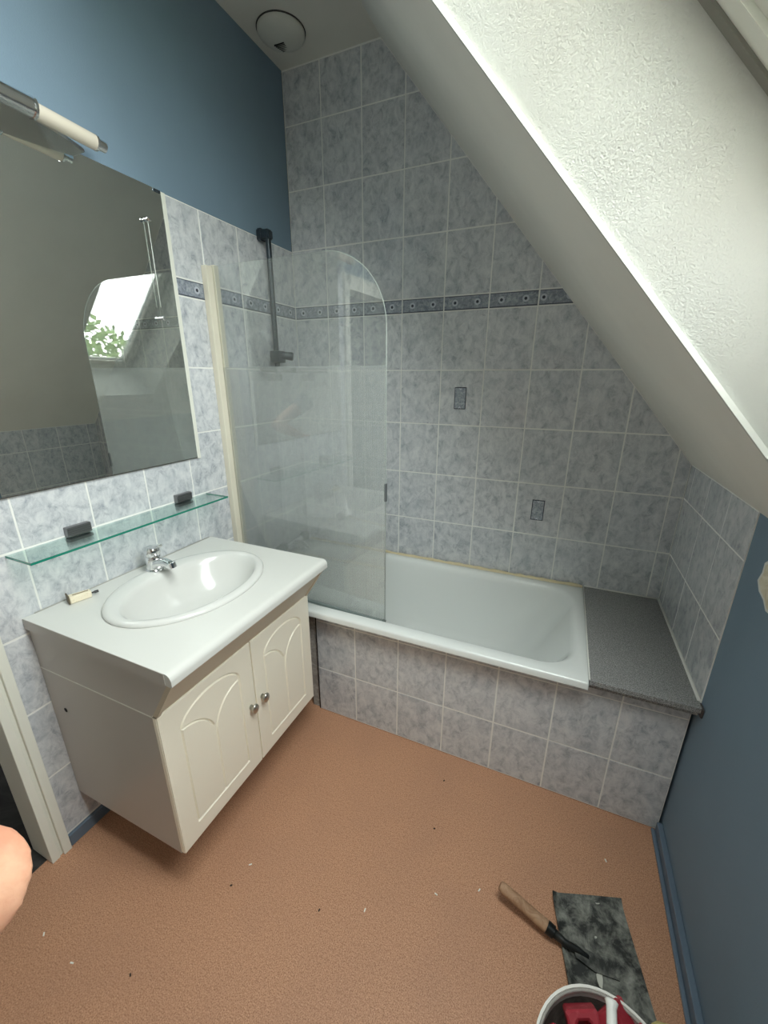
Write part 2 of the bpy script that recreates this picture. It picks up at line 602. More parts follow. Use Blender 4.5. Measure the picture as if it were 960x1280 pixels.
# ------------------------------------------------------------------ the setting
floor = tag(obj('floor', bbox(-0.02, RX + 0.1, YB - 0.1, 0.1, -0.1, 0.0), FLOOR, world_origin=True),
            'brown cork-pattern vinyl floor', kind='structure')
ceiling = tag(obj('ceiling', bbox(-0.1, 0.492, YB - 0.1, 0.1, ZC, ZC + 0.12), CEIL, world_origin=True),
              'flat white ceiling above the bath', kind='structure')

# back wall, tiled from bath to ceiling
wall_back = tag(obj('wall_back', bbox(-0.1, RX + 0.25, 0.0095, 0.11, -0.1, ZC + 0.1), BOARD, world_origin=True),
                'wall behind the bath covered in marbled blue-grey tiles', kind='structure')
gb = BM()
pl = clip(clip([(0, 0.5), (RX, 0.5), (RX, ZC), (0, ZC)], EN.x, EN.z, EN.x * SF.x + EN.z * SF.z), 1, 0, RX)
prism(gb, [Vector((u, 0.0007, v)) for u, v in pl], Vector((0, 0.0089, 0)))
obj('grout_bed', gb, GROUT, wall_back)
slope_cut = (EN.x, EN.z, EN.x * SF.x + EN.z * SF.z - 0.002)
XJ = [0.0] + [0.197 + TW * k for k in range(0, 10)]
tile_field(wall_back, ('y', 0.0), XJ, ZJ, (0.0, RX), (0.562, ZC - 0.004), [slope_cut], (zh(5), zh(4)))
for cx, cz in ((0.9065, (zh(6) + zh(7)) / 2), (1.3125, (zh(8) + zh(9)) / 2)):
    add_tile('decor_tile', [(cx - 0.028, cz - 0.05), (cx + 0.028, cz - 0.05), (cx + 0.028, cz + 0.05), (cx - 0.028, cz + 0.05)],
             ('y', 0.0), wall_back, DECOR, 0.003)

# left wall: blue plaster with a door opening, tiles up to TILETOP
DY0, DY1, DZ = -2.36, -1.580, 2.05
lw = BM()
box(lw, -0.1, -0.0095, DY1, 0.0095, -0.1, ZC)
box(lw, -0.1, -0.0095, DY0, DY1, DZ, ZC)
box(lw, -0.1, -0.0095, YB, DY0, -0.1, ZC)
wall_left = tag(obj('wall_left', lw, BLUE, world_origin=True), 'blue painted wall behind mirror and washbasin, tiled below', kind='structure')
obj('grout_bed', bbox(-0.0097, -0.0007, -1.551, 0.0, 0.045, TILETOP), GROUT, wall_left)
YJ = [-1.6155 - TW] + [-1.6155 + TW * k for k in range(0, 8)] + [0.0]
tile_field(wall_left, ('x', 0.0, 1), YJ, ZJ, (-1.551, 0.0), (0.047, TILETOP), [], (zh(5), zh(4)))
# blue paint stands almost flush above the tiles
obj('painted_plaster', bbox(-0.0098, -0.002, DY1, 0.0, TILETOP + 0.001, ZC), BLUE, wall_left)
obj('painted_plaster', bbox(-0.0098, -0.002, DY0, DY1, DZ + 0.05, ZC), BLUE, wall_left)
obj('painted_plaster', bbox(-0.0098, -0.002, YB, DY0, 0, ZC), BLUE, wall_left)

# knee wall on the right: blue, tiled beside the bath
wall_right = tag(obj('wall_right', bbox(RX + 0.004, RX + 0.1, YB, 0.0095, -0.1, 1.23), BLUE, world_origin=True),
                 'low blue knee wall under the sloping ceiling', kind='structure')
TE = -0.672
obj('grout_bed', bbox(RX + 0.0007, RX + 0.0042, TE + 0.002, 0.0, 0.575, 1.207), GROUT, wall_right)
BODY = 0.0035
RYJ = [TE] + [-0.4715 + TW * k for k in range(0, 3)] + [0.0]
tile_field(wall_right, ('x', RX, -1), RYJ, ZJ, (TE, 0.0), (0.588, 1.203), [])
BODY = 0.008
# broken paint with bare plaster
rnd = random.Random(3)
pts = []
for k in range(18):
    a = 2 * math.pi * k / 18
    r = 1 + rnd.uniform(-0.14, 0.14)
    pts.append(Vector((RX + 0.0042, -0.856 + 0.082 * r * math.cos(a), 1.075 + 0.062 * r * math.sin(a))))
pc = BM(); prism(pc, pts, Vector((-0.0008, 0, 0)))
obj('filler_patch', pc, PLASTER, wall_right)['label'] = 'patch of bare cream plaster in blue paint'
pts2 = [Vector((p.x, -0.856 + (p.y + 0.856) * 1.12, 1.075 + (p.z - 1.075) * 1.12)) for p in pts]
pc = BM(); prism(pc, pts2, Vector((-0.0003, 0, 0)))
obj('paint_edge', pc, SEALW, wall_right)

wall_front = tag(obj('wall_front', bbox(-0.1, RX + 0.25, YB - 0.1, YB, -0.1, ZC + 0.1), FRONTW, world_origin=True),
                 'unseen white wall behind the photographer, for bounce light', kind='structure')

# sloping ceiling with the recess of the roof window
OY0, OY1, OS0, OS1 = -1.85, -1.075, 0.248, 2.02        # opening in the ceiling plane, unseen top raised for more light
WY0, WY1, WS0, WS1, WD = -1.75, -1.18, 0.317, 1.90, 0.20  # opening at the window frame
OUT = 0.26
sb = BM()
S0, S1 = -0.05, SL + 0.09
def q4(bm, ps):
    return bm.faces.new([bm.verts.new(p) for p in ps])
YS0, YS1 = YB - 0.02, 0.0095
for (sa, sb_, ya, yb) in ((S0, OS0, YS0, YS1), (OS1, S1, YS0, YS1), (OS0, OS1, YS0, OY0), (OS0, OS1, OY1, YS1)):
    # thick blocks so that no daylight leaks
    pts = [slope(sa, ya), slope(sb_, ya), slope(sb_, yb), slope(sa, yb)]
    prism(sb, pts, EN * 0.012)
for (sa, sb_, ya, yb) in ((S0, WS0 - 0.02, YS0, YS1), (WS1 + 0.02, S1, YS0, YS1), (WS0 - 0.02, WS1 + 0.02, YS0, WY0 - 0.02), (WS0 - 0.02, WS1 + 0.02, WY1 + 0.02, YS1)):
    pts = [slope(sa, ya, WD + 0.01), slope(sb_, ya, WD + 0.01), slope(sb_, yb, WD + 0.01), slope(sa, yb, WD + 0.01)]
    prism(sb, pts, EN * 0.04)
ceiling_slope = tag(obj('ceiling_slope', sb, SLOPE, world_origin=True), 'grey-white sloping ceiling over bath', kind='structure')
rv = BM()
A = [slope(OS0, OY0), slope(OS1, OY0), slope(OS1, OY1), slope(OS0, OY1)]
B = [slope(WS0, WY0, WD + 0.004), slope(WS1, WY0, WD + 0.004), slope(WS1, WY1, WD + 0.004), slope(WS0, WY1, WD + 0.004)]
for i in range(4):
    j = (i + 1) % 4
    q4(rv, [A[i], A[j], B[j], B[i]])
bmesh.ops.remove_doubles(rv, verts=rv.verts, dist=1e-5)
rvo = obj('window_reveal', rv, WHITE_TEX, ceiling_slope)
sol = rvo.modifiers.new('solid', 'SOLIDIFY'); sol.thickness = 0.010; sol.offset = 1.0
rvo['label'] = 'white textured lining of the roof window recess'
BEAD = mat('corner_bead_paint', lin(192, 193, 188), 0.7)
# white corner bead round the opening
def strip(name, p0, p1, w, parent, m):
    bm = BM()
    d = (p1 - p0)
    wv = Vector((0, 0, 0)) + w
    prism(bm, [p0 - EN * 0.003, p0 + wv - EN * 0.003, p0 + wv + EN * 0.006, p0 + EN * 0.006], d)
    return obj(name, bm, m, parent)
tr = strip('trim_1', slope(OS0 - 0.01, OY1), slope(OS1, OY1), Vector((0, -0.011, 0)), None, BEAD)
tag(tr, 'white corner bead on edge of roof window recess beside bath', kind='structure')
tr = strip('trim_2', slope(OS0, OY0), slope(OS0, OY1), ES * 0.011, None, BEAD)
tag(tr, 'white corner bead along sill of roof window recess', kind='structure')
tr = strip('trim_3', slope(OS0, OY0), slope(OS1, OY0), Vector((0, 0.011, 0)), None, BEAD)
tag(tr, 'white corner bead on far edge of roof window recess', kind='structure')

# roof window
def sbox(s0, s1, y0, y1, d0, d1, bev=0.0):
    bm = BM()
    box(bm, s0, s1, y0, y1, d0, d1, bev)
    mt = Matrix((ES, Vector((0, 1, 0)), EN)).transposed().to_4x4()
    mt.translation = SF
    return xform(bm, mt)
win = tag(obj('window_1', sbox(WS0 - 0.015, WS1 + 0.015, WY0 - 0.015, WY0 + 0.045, WD, WD + 0.055), WOODWHITE),
          'white roof window in the sloping ceiling', kind='structure')
obj('window_frame', sbox(WS0 - 0.015, WS1 + 0.015, WY1 - 0.045, WY1 + 0.015, WD, WD + 0.055), WOODWHITE, win)
obj('window_frame', sbox(WS0 - 0.015, WS0 + 0.05, WY0 + 0.045, WY1 - 0.045, WD, WD + 0.055), WOODWHITE, win)
obj('window_frame', sbox(WS1 - 0.05, WS1 + 0.015, WY0 + 0.045, WY1 - 0.045, WD, WD + 0.055), WOODWHITE, win)
a, b_, c, d = WS0 + 0.05, WS1 - 0.05, WY0 + 0.045, WY1 - 0.045
GREYG = mat('window_gasket', lin(90, 92, 92), 0.6)
for args in ((a, b_, c, c + 0.035), (a, b_, d - 0.035, d), (a, a + 0.04, c + 0.035, d - 0.035), (b_ - 0.04, b_, c + 0.035, d - 0.035)):
    obj('sash', sbox(args[0], args[1], args[2], args[3], WD + 0.008, WD + 0.05), WOODWHITE, win)
c2, d2, a2, b2 = c + 0.035, d - 0.035, a + 0.04, b_ - 0.04
for args in ((a2, b2, c2, c2 + 0.005), (a2, b2, d2 - 0.005, d2), (a2, a2 + 0.005, c2, d2), (b2 - 0.005, b2, c2, d2)):
    obj('gasket', sbox(args[0], args[1], args[2], args[3], WD + 0.018, WD + 0.04), GREYG, win)
JOINT_SHADE = mat('frame_joint_shade', lin(128, 126, 118), 0.9)  # grey colour stands in for shade in the groove between lining and frame
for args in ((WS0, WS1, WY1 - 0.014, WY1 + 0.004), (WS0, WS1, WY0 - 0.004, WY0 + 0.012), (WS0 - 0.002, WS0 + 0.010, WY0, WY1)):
    obj('frame_joint_shade', sbox(args[0], args[1], args[2], args[3], WD - 0.004, WD + 0.002), JOINT_SHADE, win)
obj('pane', sbox(a2, b2, c2, d2, WD + 0.028, WD + 0.032), WINGLASS, win)

# hall beyond the door, dark
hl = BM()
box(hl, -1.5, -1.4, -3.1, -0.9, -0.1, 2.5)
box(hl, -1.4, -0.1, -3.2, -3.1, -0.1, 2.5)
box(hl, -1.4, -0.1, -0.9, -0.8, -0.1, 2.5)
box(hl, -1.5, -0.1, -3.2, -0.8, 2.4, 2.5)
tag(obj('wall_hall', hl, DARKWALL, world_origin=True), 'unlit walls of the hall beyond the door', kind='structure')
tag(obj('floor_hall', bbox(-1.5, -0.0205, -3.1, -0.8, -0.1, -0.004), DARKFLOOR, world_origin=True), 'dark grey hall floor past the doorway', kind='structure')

# door frame: architrave with a step and the jamb lining
DF = BM()
box(DF, 0.0, 0.018, -1.550, -1.526, 0.0, DZ + 0.06, 0.002)
door = tag(obj('door_1', DF, WOODWHITE), 'white painted door frame left of the vanity', kind='structure')
obj('jamb', bbox(-0.0, 0.006, -1.560, -1.5495, 0.0, DZ + 0.03), WOODWHITE, door)
obj('jamb', bbox(-0.1, 0.012, -1.583, -1.5595, 0.0, DZ + 0.01, 0.002), WOODWHITE, door)
obj('jamb', bbox(-0.1, 0.010, DY0 - 0.0, DY0 + 0.03, 0.0, DZ, 0.002), WOODWHITE, door)
obj('lintel', bbox(-0.1, 0.018, DY0 - 0.05, -1.583, DZ - 0.02, DZ + 0.06, 0.002), WOODWHITE, door)
obj('architrave', bbox(0.0, 0.018, DY0 - 0.06, DY0 + 0.002, 0.0, DZ + 0.06, 0.002), WOODWHITE, door)

tag(obj('baseboard_left', bbox(0.0, 0.012, -1.524, -0.70, 0.0, 0.046, 0.002), BLUE_TRIM), 'low blue baseboard under the vanity', kind='structure')
br = BM()
box(br, RX - 0.014, RX + 0.004, YB + 0.01, -0.66, 0.0, 0.045, 0.003)
bro = tag(obj('baseboard_right', br, BLUE_TRIM), 'blue baseboard along the knee wall', kind='structure')
obj('floor_bead', bbox(RX - 0.026, RX - 0.014, YB + 0.01, -0.66, 0.0, 0.010, 0.003), BLUE_TRIM, bro)

# ------------------------------------------------------------------ bath
PY = -0.654
panel = thing('bath_surround', (1.16, -0.65, 0), 'bath front clad in two rows of blue-grey marbled tiles', 'bath surround')
obj('backing_board', bbox(0.42, RX - 0.006, PY + 0.0095, PY + 0.0145, 0.0, 0.548), BOARD, panel)
obj('grout_bed', bbox(0.4655, RX - 0.006, PY + 0.0007, PY + 0.0097, 0.003, 0.545), GROUT, panel)
obj('shadow_gap', bbox(0.4595, 0.4655, PY + 0.002, PY + 0.0097, 0.0, 0.545), BLACK, panel)
PX = [0.66 - TW + TW * k for k in range(0, 8)]
tile_field(panel, ('y', PY), PX, [0.0, 0.2426, 0.4957, 0.547], (0.4635, RX - 0.006), (0.004, 0.547), [])

tub = thing('bathtub', (0.78, -0.36, 0.14), 'white enamelled bathtub set behind tiled front', 'bathtub')
ZR = 0.583
tb = BM()
def ring(x0, x1, y0, y1, r, z, n=8):
    return [Vector((p[0], p[1], z)) for p in rrect(x0, x1, y0, y1, r, n)]
TX0, TX1, TY0, TY1 = 0.003, 1.560, -0.717, -0.003
rs = [ring(TX0, TX1 , TY0 + 0.015, TY1, 0.004, 0.556),
      ring(TX0, TX1, TY0, TY1, 0.004, 0.556),
      ring(TX0, TX1, TY0, TY1, 0.006, 0.575),
      ring(TX0 + 0.001, TX1 - 0.001, TY0 + 0.002, TY1, 0.008, 0.5805),
      ring(TX0 + 0.004, TX1 - 0.003, TY0 + 0.007, TY1 - 0.002, 0.012, ZR),
      ring(0.10, 1.530, -0.662, -0.046, [0.13, 0.10, 0.10, 0.13], ZR - 0.0015),
      ring(0.108, 1.522, -0.654, -0.054, [0.13, 0.10, 0.10, 0.13], ZR - 0.006),
      ring(0.114, 1.512, -0.646, -0.060, [0.13, 0.10, 0.10, 0.13], ZR - 0.016),
      ring(0.118, 1.503, -0.637, -0.064, [0.13, 0.10, 0.10, 0.13], 0.548),
      ring(0.125, 1.48, -0.630, -0.068, [0.14, 0.10, 0.10, 0.14], 0.50),
      ring(0.15, 1.40, -0.614, -0.085, [0.15, 0.11, 0.11, 0.15], 0.35),
      ring(0.17, 1.31, -0.597, -0.105, [0.16, 0.12, 0.12, 0.16], 0.24),
      ring(0.20, 1.24, -0.58, -0.13, [0.16, 0.12, 0.12, 0.16], 0.195),
      ring(0.26, 1.16, -0.53, -0.18, [0.14, 0.10, 0.10, 0.14], 0.178),
      ring(0.40, 1.00, -0.42, -0.29, [0.06, 0.06, 0.06, 0.06], 0.172)]
rings_mesh(tb, rs, False, True)
obj('tub_shell', tb, TUBW, tub, autosmooth=0.9)
dr = BM(); lathe(dr, [(0, 0.0), (0.034, 0.0), (0.036, 0.003), (0.028, 0.006), (0.024, 0.002), (0, 0.001)], (0.30, -0.355, 0.1765), n=20)
obj('drain', dr, CHROME, tub, smooth=True)
# aged sealant bead along the tiles
sbm = BM()
ptsb = []; rad = []
rnd = random.Random(5)
for k in range(60):
    x = 0.02 + 1.535 * k / 59
    ptsb.append((x, -0.011, ZR + 0.002 + rnd.uniform(-0.002, 0.002))); rad.append(0.0085 + rnd.uniform(-0.002, 0.0022))
tube(sbm, ptsb, rad, 8)
obj('sealant_bead', sbm, SEAL, tub, smooth=True)['label'] = 'yellowed sealant line along the tiles'

sh = thing('end_shelf', (1.715, -0.35, 0.555), 'grey speckled laminate shelf at the end of bath', 'shelf')
obj('shelf_top', bbox(1.5615, RX - 0.001, -0.703, -0.001, 0.566, 0.5855, 0.002), SHELFM, sh)
obj('front_edging', bbox(1.5625, RX - 0.004, -0.690, -0.668, 0.548, 0.566, 0.001), SHELFM, sh)
sl_ = BM(); tube(sl_, [(RX - 0.003, -0.668, 0.587), (RX - 0.003, -0.003, 0.587)], 0.005, 8)
obj('sealant_bead', sl_, SEALW, sh, smooth=True)
sl_ = BM(); tube(sl_, [(RX - 0.003, -0.003, 0.5865), (1.563, -0.003, 0.5865)], 0.004, 8)
obj('sealant_bead', sl_, SEALW, sh, smooth=True)
sl_ = BM(); tube(sl_, [(1.561, -0.70, 0.5845), (1.561, -0.004, 0.5845)], 0.0025, 6)
obj('joint_strip', sl_, SEALW, sh, smooth=True)
obj('end_cap', bbox(RX - 0.004, RX + 0.0035, -0.709, -0.674, 0.553, 0.587, 0.004), mat('dark_edge', lin(66, 62, 62), 0.6), sh)

# bath mixer on the tap end of the tub
mx = thing('bath_mixer', (0.055, -0.235, ZR), 'chrome two handle bath mixer behind frosted screen', 'faucet')
for dy in (-0.075, 0.075):
    b1 = BM(); lathe(b1, [(0, 0), (0.026, 0), (0.026, 0.006), (0.014, 0.012), (0.012, 0.05), (0.012, 0.07), (0, 0.07)], (0.055, -0.235 + dy, ZR), n=16)
    obj('pillar', b1, CHROME, mx, autosmooth=0.6)
    b2_ = BM(); lathe(b2_, [(0, 0), (0.024, 0), (0.028, 0.012), (0.026, 0.032), (0.018, 0.042), (0, 0.043)], (0.055, -0.235 + dy * 1.25, ZR + 0.062), (0, 1 if dy > 0 else -1, 0), n=12)
    obj('handle', b2_, DARKCHR, mx, autosmooth=0.6)
b3 = BM(); tube(b3, [(0.055, -0.31, ZR + 0.062), (0.055, -0.16, ZR + 0.062)], 0.018, 14)
obj('body', b3, CHROME, mx, autosmooth=0.6)
b4 = BM(); tube(b4, [(0.06, -0.235, ZR + 0.062), (0.10, -0.235, ZR + 0.072), (0.14, -0.235, ZR + 0.068), (0.165, -0.235, ZR + 0.045)], [0.014, 0.013, 0.012, 0.012], 12)
obj('spout', b4, CHROME, mx, smooth=True)

# shower rail on the tap wall
srl = thing('shower_rail', (0.0, -0.255, 1.52), 'grey upright shower rail with slider and soap dish', 'shower rail')
RXX, RYY = 0.052, -0.255
b = BM(); tube(b, [(RXX, RYY, 1.53), (RXX, RYY, 2.135)], 0.0125, 14); obj('rail', b, RAILM, srl, autosmooth=0.7)
b = BM(); prism(b, [Vector((0.001, RYY - 0.02, 2.115)), Vector((0.001, RYY + 0.02, 2.115)), Vector((0.001, RYY + 0.02, 2.165)), Vector((0.001, RYY - 0.02, 2.165))], Vector((0.03, 0, 0)))
box(b, 0.028, 0.068, RYY - 0.019, RYY + 0.019, 2.118, 2.158)
bmesh.ops.bevel(b, geom=list(b.edges), offset=0.006, segments=2, affect='EDGES'); obj('bracket', b, RAILM, srl, autosmooth=0.7)
b = bbox(0.001, 0.066, RYY - 0.018, RYY + 0.018, 1.515, 1.55, 0.005); obj('bracket', b, RAILM, srl, autosmooth=0.7)
b = bbox(0.03, 0.085, RYY - 0.028, RYY + 0.03, 1.60, 1.655, 0.008); obj('slider', b, RAILM, srl, autosmooth=0.7)
b = BM(); lathe(b, [(0.0, 0), (0.017, 0), (0.02, 0.05), (0.016, 0.055), (0, 0.055)], (0.075, RYY + 0.01, 1.635), (0.75, 0.55, -0.1), n=14); obj('hose_holder', b, RAILM, srl, autosmooth=0.6)
b = BM()
rings_mesh(b, [ring(0.02, 0.13, RYY - 0.10, RYY + 0.055, 0.02, 1.555, 4), ring(0.016, 0.135, RYY - 0.105, RYY + 0.06, 0.024, 1.58, 4), ring(0.022, 0.128, RYY - 0.098, RYY + 0.053, 0.018, 1.58, 4), ring(0.028, 0.122, RYY - 0.09, RYY + 0.046, 0.014, 1.562, 4)], True, True)
obj('soap_dish', b, RAILM, srl, autosmooth=0.7)

# ------------------------------------------------------------------ shower screen
YAWS = 0.05
HX, HY = 0.0, -0.585
def scr(bm):
    mt = Matrix.Translation((HX, HY, 0)) @ Matrix.Rotation(-YAWS, 4, 'Z')
    return xform(bm, mt)
screen = thing('shower_screen', (0.4, -0.60, 0.55), 'hinged glass bath screen with rounded top corner and cream profile', 'shower screen')
obj('wall_profile', bbox(0.0, 0.026, HY - 0.034, HY - 0.002, 0.60, 1.946, 0.002), CREAMP, screen)
obj('wall_profile', bbox(0.0, 0.034, HY + 0.000, HY + 0.024, 0.60, 1.952, 0.002), CREAMP, screen)
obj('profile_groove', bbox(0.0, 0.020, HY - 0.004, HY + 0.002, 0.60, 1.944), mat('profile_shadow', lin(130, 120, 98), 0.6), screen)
SX0, SX1, SZ0, SZ1 = 0.020, 0.790, 0.552, 1.940
outl = [(SX0, 0.592), (0.13, 0.592), (0.14, SZ0), (SX1 - 0.006, SZ0), (SX1, SZ0 + 0.006)]
cr = 0.245
for k in range(0, 25):
    a = math.radians(90 * k / 24)
    outl.append((SX1 - cr + cr * math.cos(a), SZ1 - cr + cr * math.sin(a)))
outl += [(SX0, SZ1 + 0.006)]
gb = BM(); prism(gb, [Vector((u, -0.003, v)) for u, v in outl], Vector((0, 0.006, 0)))
# keep the pane's own axes: x along the glass, z up from its lower edge
bmesh.ops.recalc_face_normals(gb, faces=gb.faces)
go = obj('glass_pane', scr(gb), SCREEN, screen)
GRUB = m_paint('pale_glass_edge', (196, 206, 200), 0.3, 0.05, 50, 0.1)
eb = BM()
tube(eb, [Vector((u + 0.0018, 0, v)) for u, v in outl[4:-1]], 0.0011, 6)
obj('edge_rim', scr(eb), GRUB, screen, smooth=True)
b = BM(); box(b, 0.142, SX1 - 0.004, -0.006, 0.006, SZ0 - 0.004, SZ0 + 0.010, 0.002)
obj('bottom_seal', scr(b), mat('grey_seal', lin(120, 132, 130), 0.4), screen)
b = BM(); lathe(b, [(0, -0.008), (0.008, -0.006), (0.0085, 0), (0.008, 0.006), (0, 0.008)], (SX1 - 0.004, 0, SZ0 + 0.006), (0, 1, 0), n=12)
obj('seal_end', scr(b), mat('grey_seal_end', lin(90, 100, 98), 0.4), screen, smooth=True)
b = BM(); box(b, SX1 - 0.002, SX1 + 0.006, -0.006, 0.006, 1.085, 1.155, 0.002)
obj('pull_grip', scr(b), mat('grey_grip', lin(88, 92, 94), 0.4), screen)

# ------------------------------------------------------------------ vanity
CY0, CY1 = -1.456, -0.765
van = thing('vanity_cabinet', (0.25, -1.11, 0.172), 'wall-hung vanity cabinet with two cream arched-relief doors', 'cabinet')
XD = 0.488
b = BM()
box(b, 0.001, XD, CY0, CY0 + 0.016, 0.172, 0.686, 0.001)
so = obj('side_panel', b, MELA, van)
b = BM(); lathe(b, [(0, 0.0006), (0.0075, 0.0006), (0.0075, 0.001), (0.006, 0.0)], (0.074, CY0, 0.551), (0, -1, 0), n=14)
obj('cable_hole', b, BLACK, so)
obj('side_panel', bbox(0.001, XD, CY1 - 0.016, CY1, 0.172, 0.686, 0.001), MELA, van)
obj('bottom_panel', bbox(0.001, XD, CY0 + 0.016, CY1 - 0.016, 0.172, 0.188), MELA, van)
obj('back_panel', bbox(0.001, 0.012, CY0 + 0.016, CY1 - 0.016, 0.188, 0.686), MELA, van)
obj('edge_line', bbox(0.001, XD, CY0 - 0.0006, CY1, 0.686, 0.6895), WOODWHITE, van)
def apron_poly(y):
    return [Vector((0.001, y, 0.6895)), Vector((0.494, y, 0.6895)), Vector((0.580, y, 0.8255)), Vector((0.001, y, 0.8255))]
b = BM(); prism(b, apron_poly(CY0), Vector((0, 0.016, 0))); obj('apron_side', b, MELA, van)
b = BM(); prism(b, apron_poly(CY1 - 0.016), Vector((0, 0.016, 0))); obj('apron_side', b, MELA, van)
b = BM(); prism(b, [Vector((0.482, CY0 + 0.004, 0.6895)), Vector((0.500, CY0 + 0.004, 0.6895)), Vector((0.586, CY0 + 0.004, 0.8255)), Vector((0.568, CY0 + 0.004, 0.8255))], Vector((0, CY1 - CY0 - 0.008, 0)))
obj('apron_front', b, BANDM, van)
# edge mouldings of the apron at both ends
for y in (CY0 - 0.001, CY1 - 0.011):
    b = BM(); prism(b, [Vector((0.490, y, 0.6895)), Vector((0.506, y, 0.6895)), Vector((0.592, y, 0.8255)), Vector((0.576, y, 0.8255))], Vector((0, 0.012, 0)))
    obj('apron_corner', b, BANDM, van)

def bez(p0, p1, p2, n=10):
    return [((1 - t) ** 2 * p0[0] + 2 * t * (1 - t) * p1[0] + t * t * p2[0], (1 - t) ** 2 * p0[1] + 2 * t * (1 - t) * p1[1] + t * t * p2[1]) for t in [k / n for k in range(n + 1)]]

def offset_poly(poly, k):
    """move a closed polygon's edges inwards by k (mitred)"""
    pts = []
    for p in poly:
        if not pts or math.hypot(p[0] - pts[-1][0], p[1] - pts[-1][1]) > 1e-5: pts.append(p)
    if math.hypot(pts[0][0] - pts[-1][0], pts[0][1] - pts[-1][1]) < 1e-5: pts.pop()
    n = len(pts)
    area = sum(pts[i][0] * pts[(i + 1) % n][1] - pts[(i + 1) % n][0] * pts[i][1] for i in range(n))
    sg = 1 if area > 0 else -1
    out = []
    for i in range(n):
        a, b, c = Vector(pts[i - 1]), Vector(pts[i]), Vector(pts[(i + 1) % n])
        d1, d2 = (b - a).normalized(), (c - b).normalized()
        n1, n2 = Vector((-d1.y, d1.x)) * sg, Vector((-d2.y, d2.x)) * sg
        m_ = n1 + n2
        if m_.length < 0.35: m_ = m_.normalized() * 0.35 if m_.length > 1e-6 else n1
        q = b + m_ * (k / max(0.35, m_.dot(m_) / 2))
        out.append((q.x, q.y))
    return out

def raised(poly, x0, x1, gap, chamf):
    """polygon in (y, z) standing from x0 to x1 with a chamfered border"""
    bm = BM()
    o1 = offset_poly(poly, gap); o2 = offset_poly(poly, gap + chamf)
    rings_mesh(bm, [[Vector((x0, p[0], p[1])) for p in o1], [Vector((x1, p[0], p[1])) for p in o2]], False, True)
    return bm

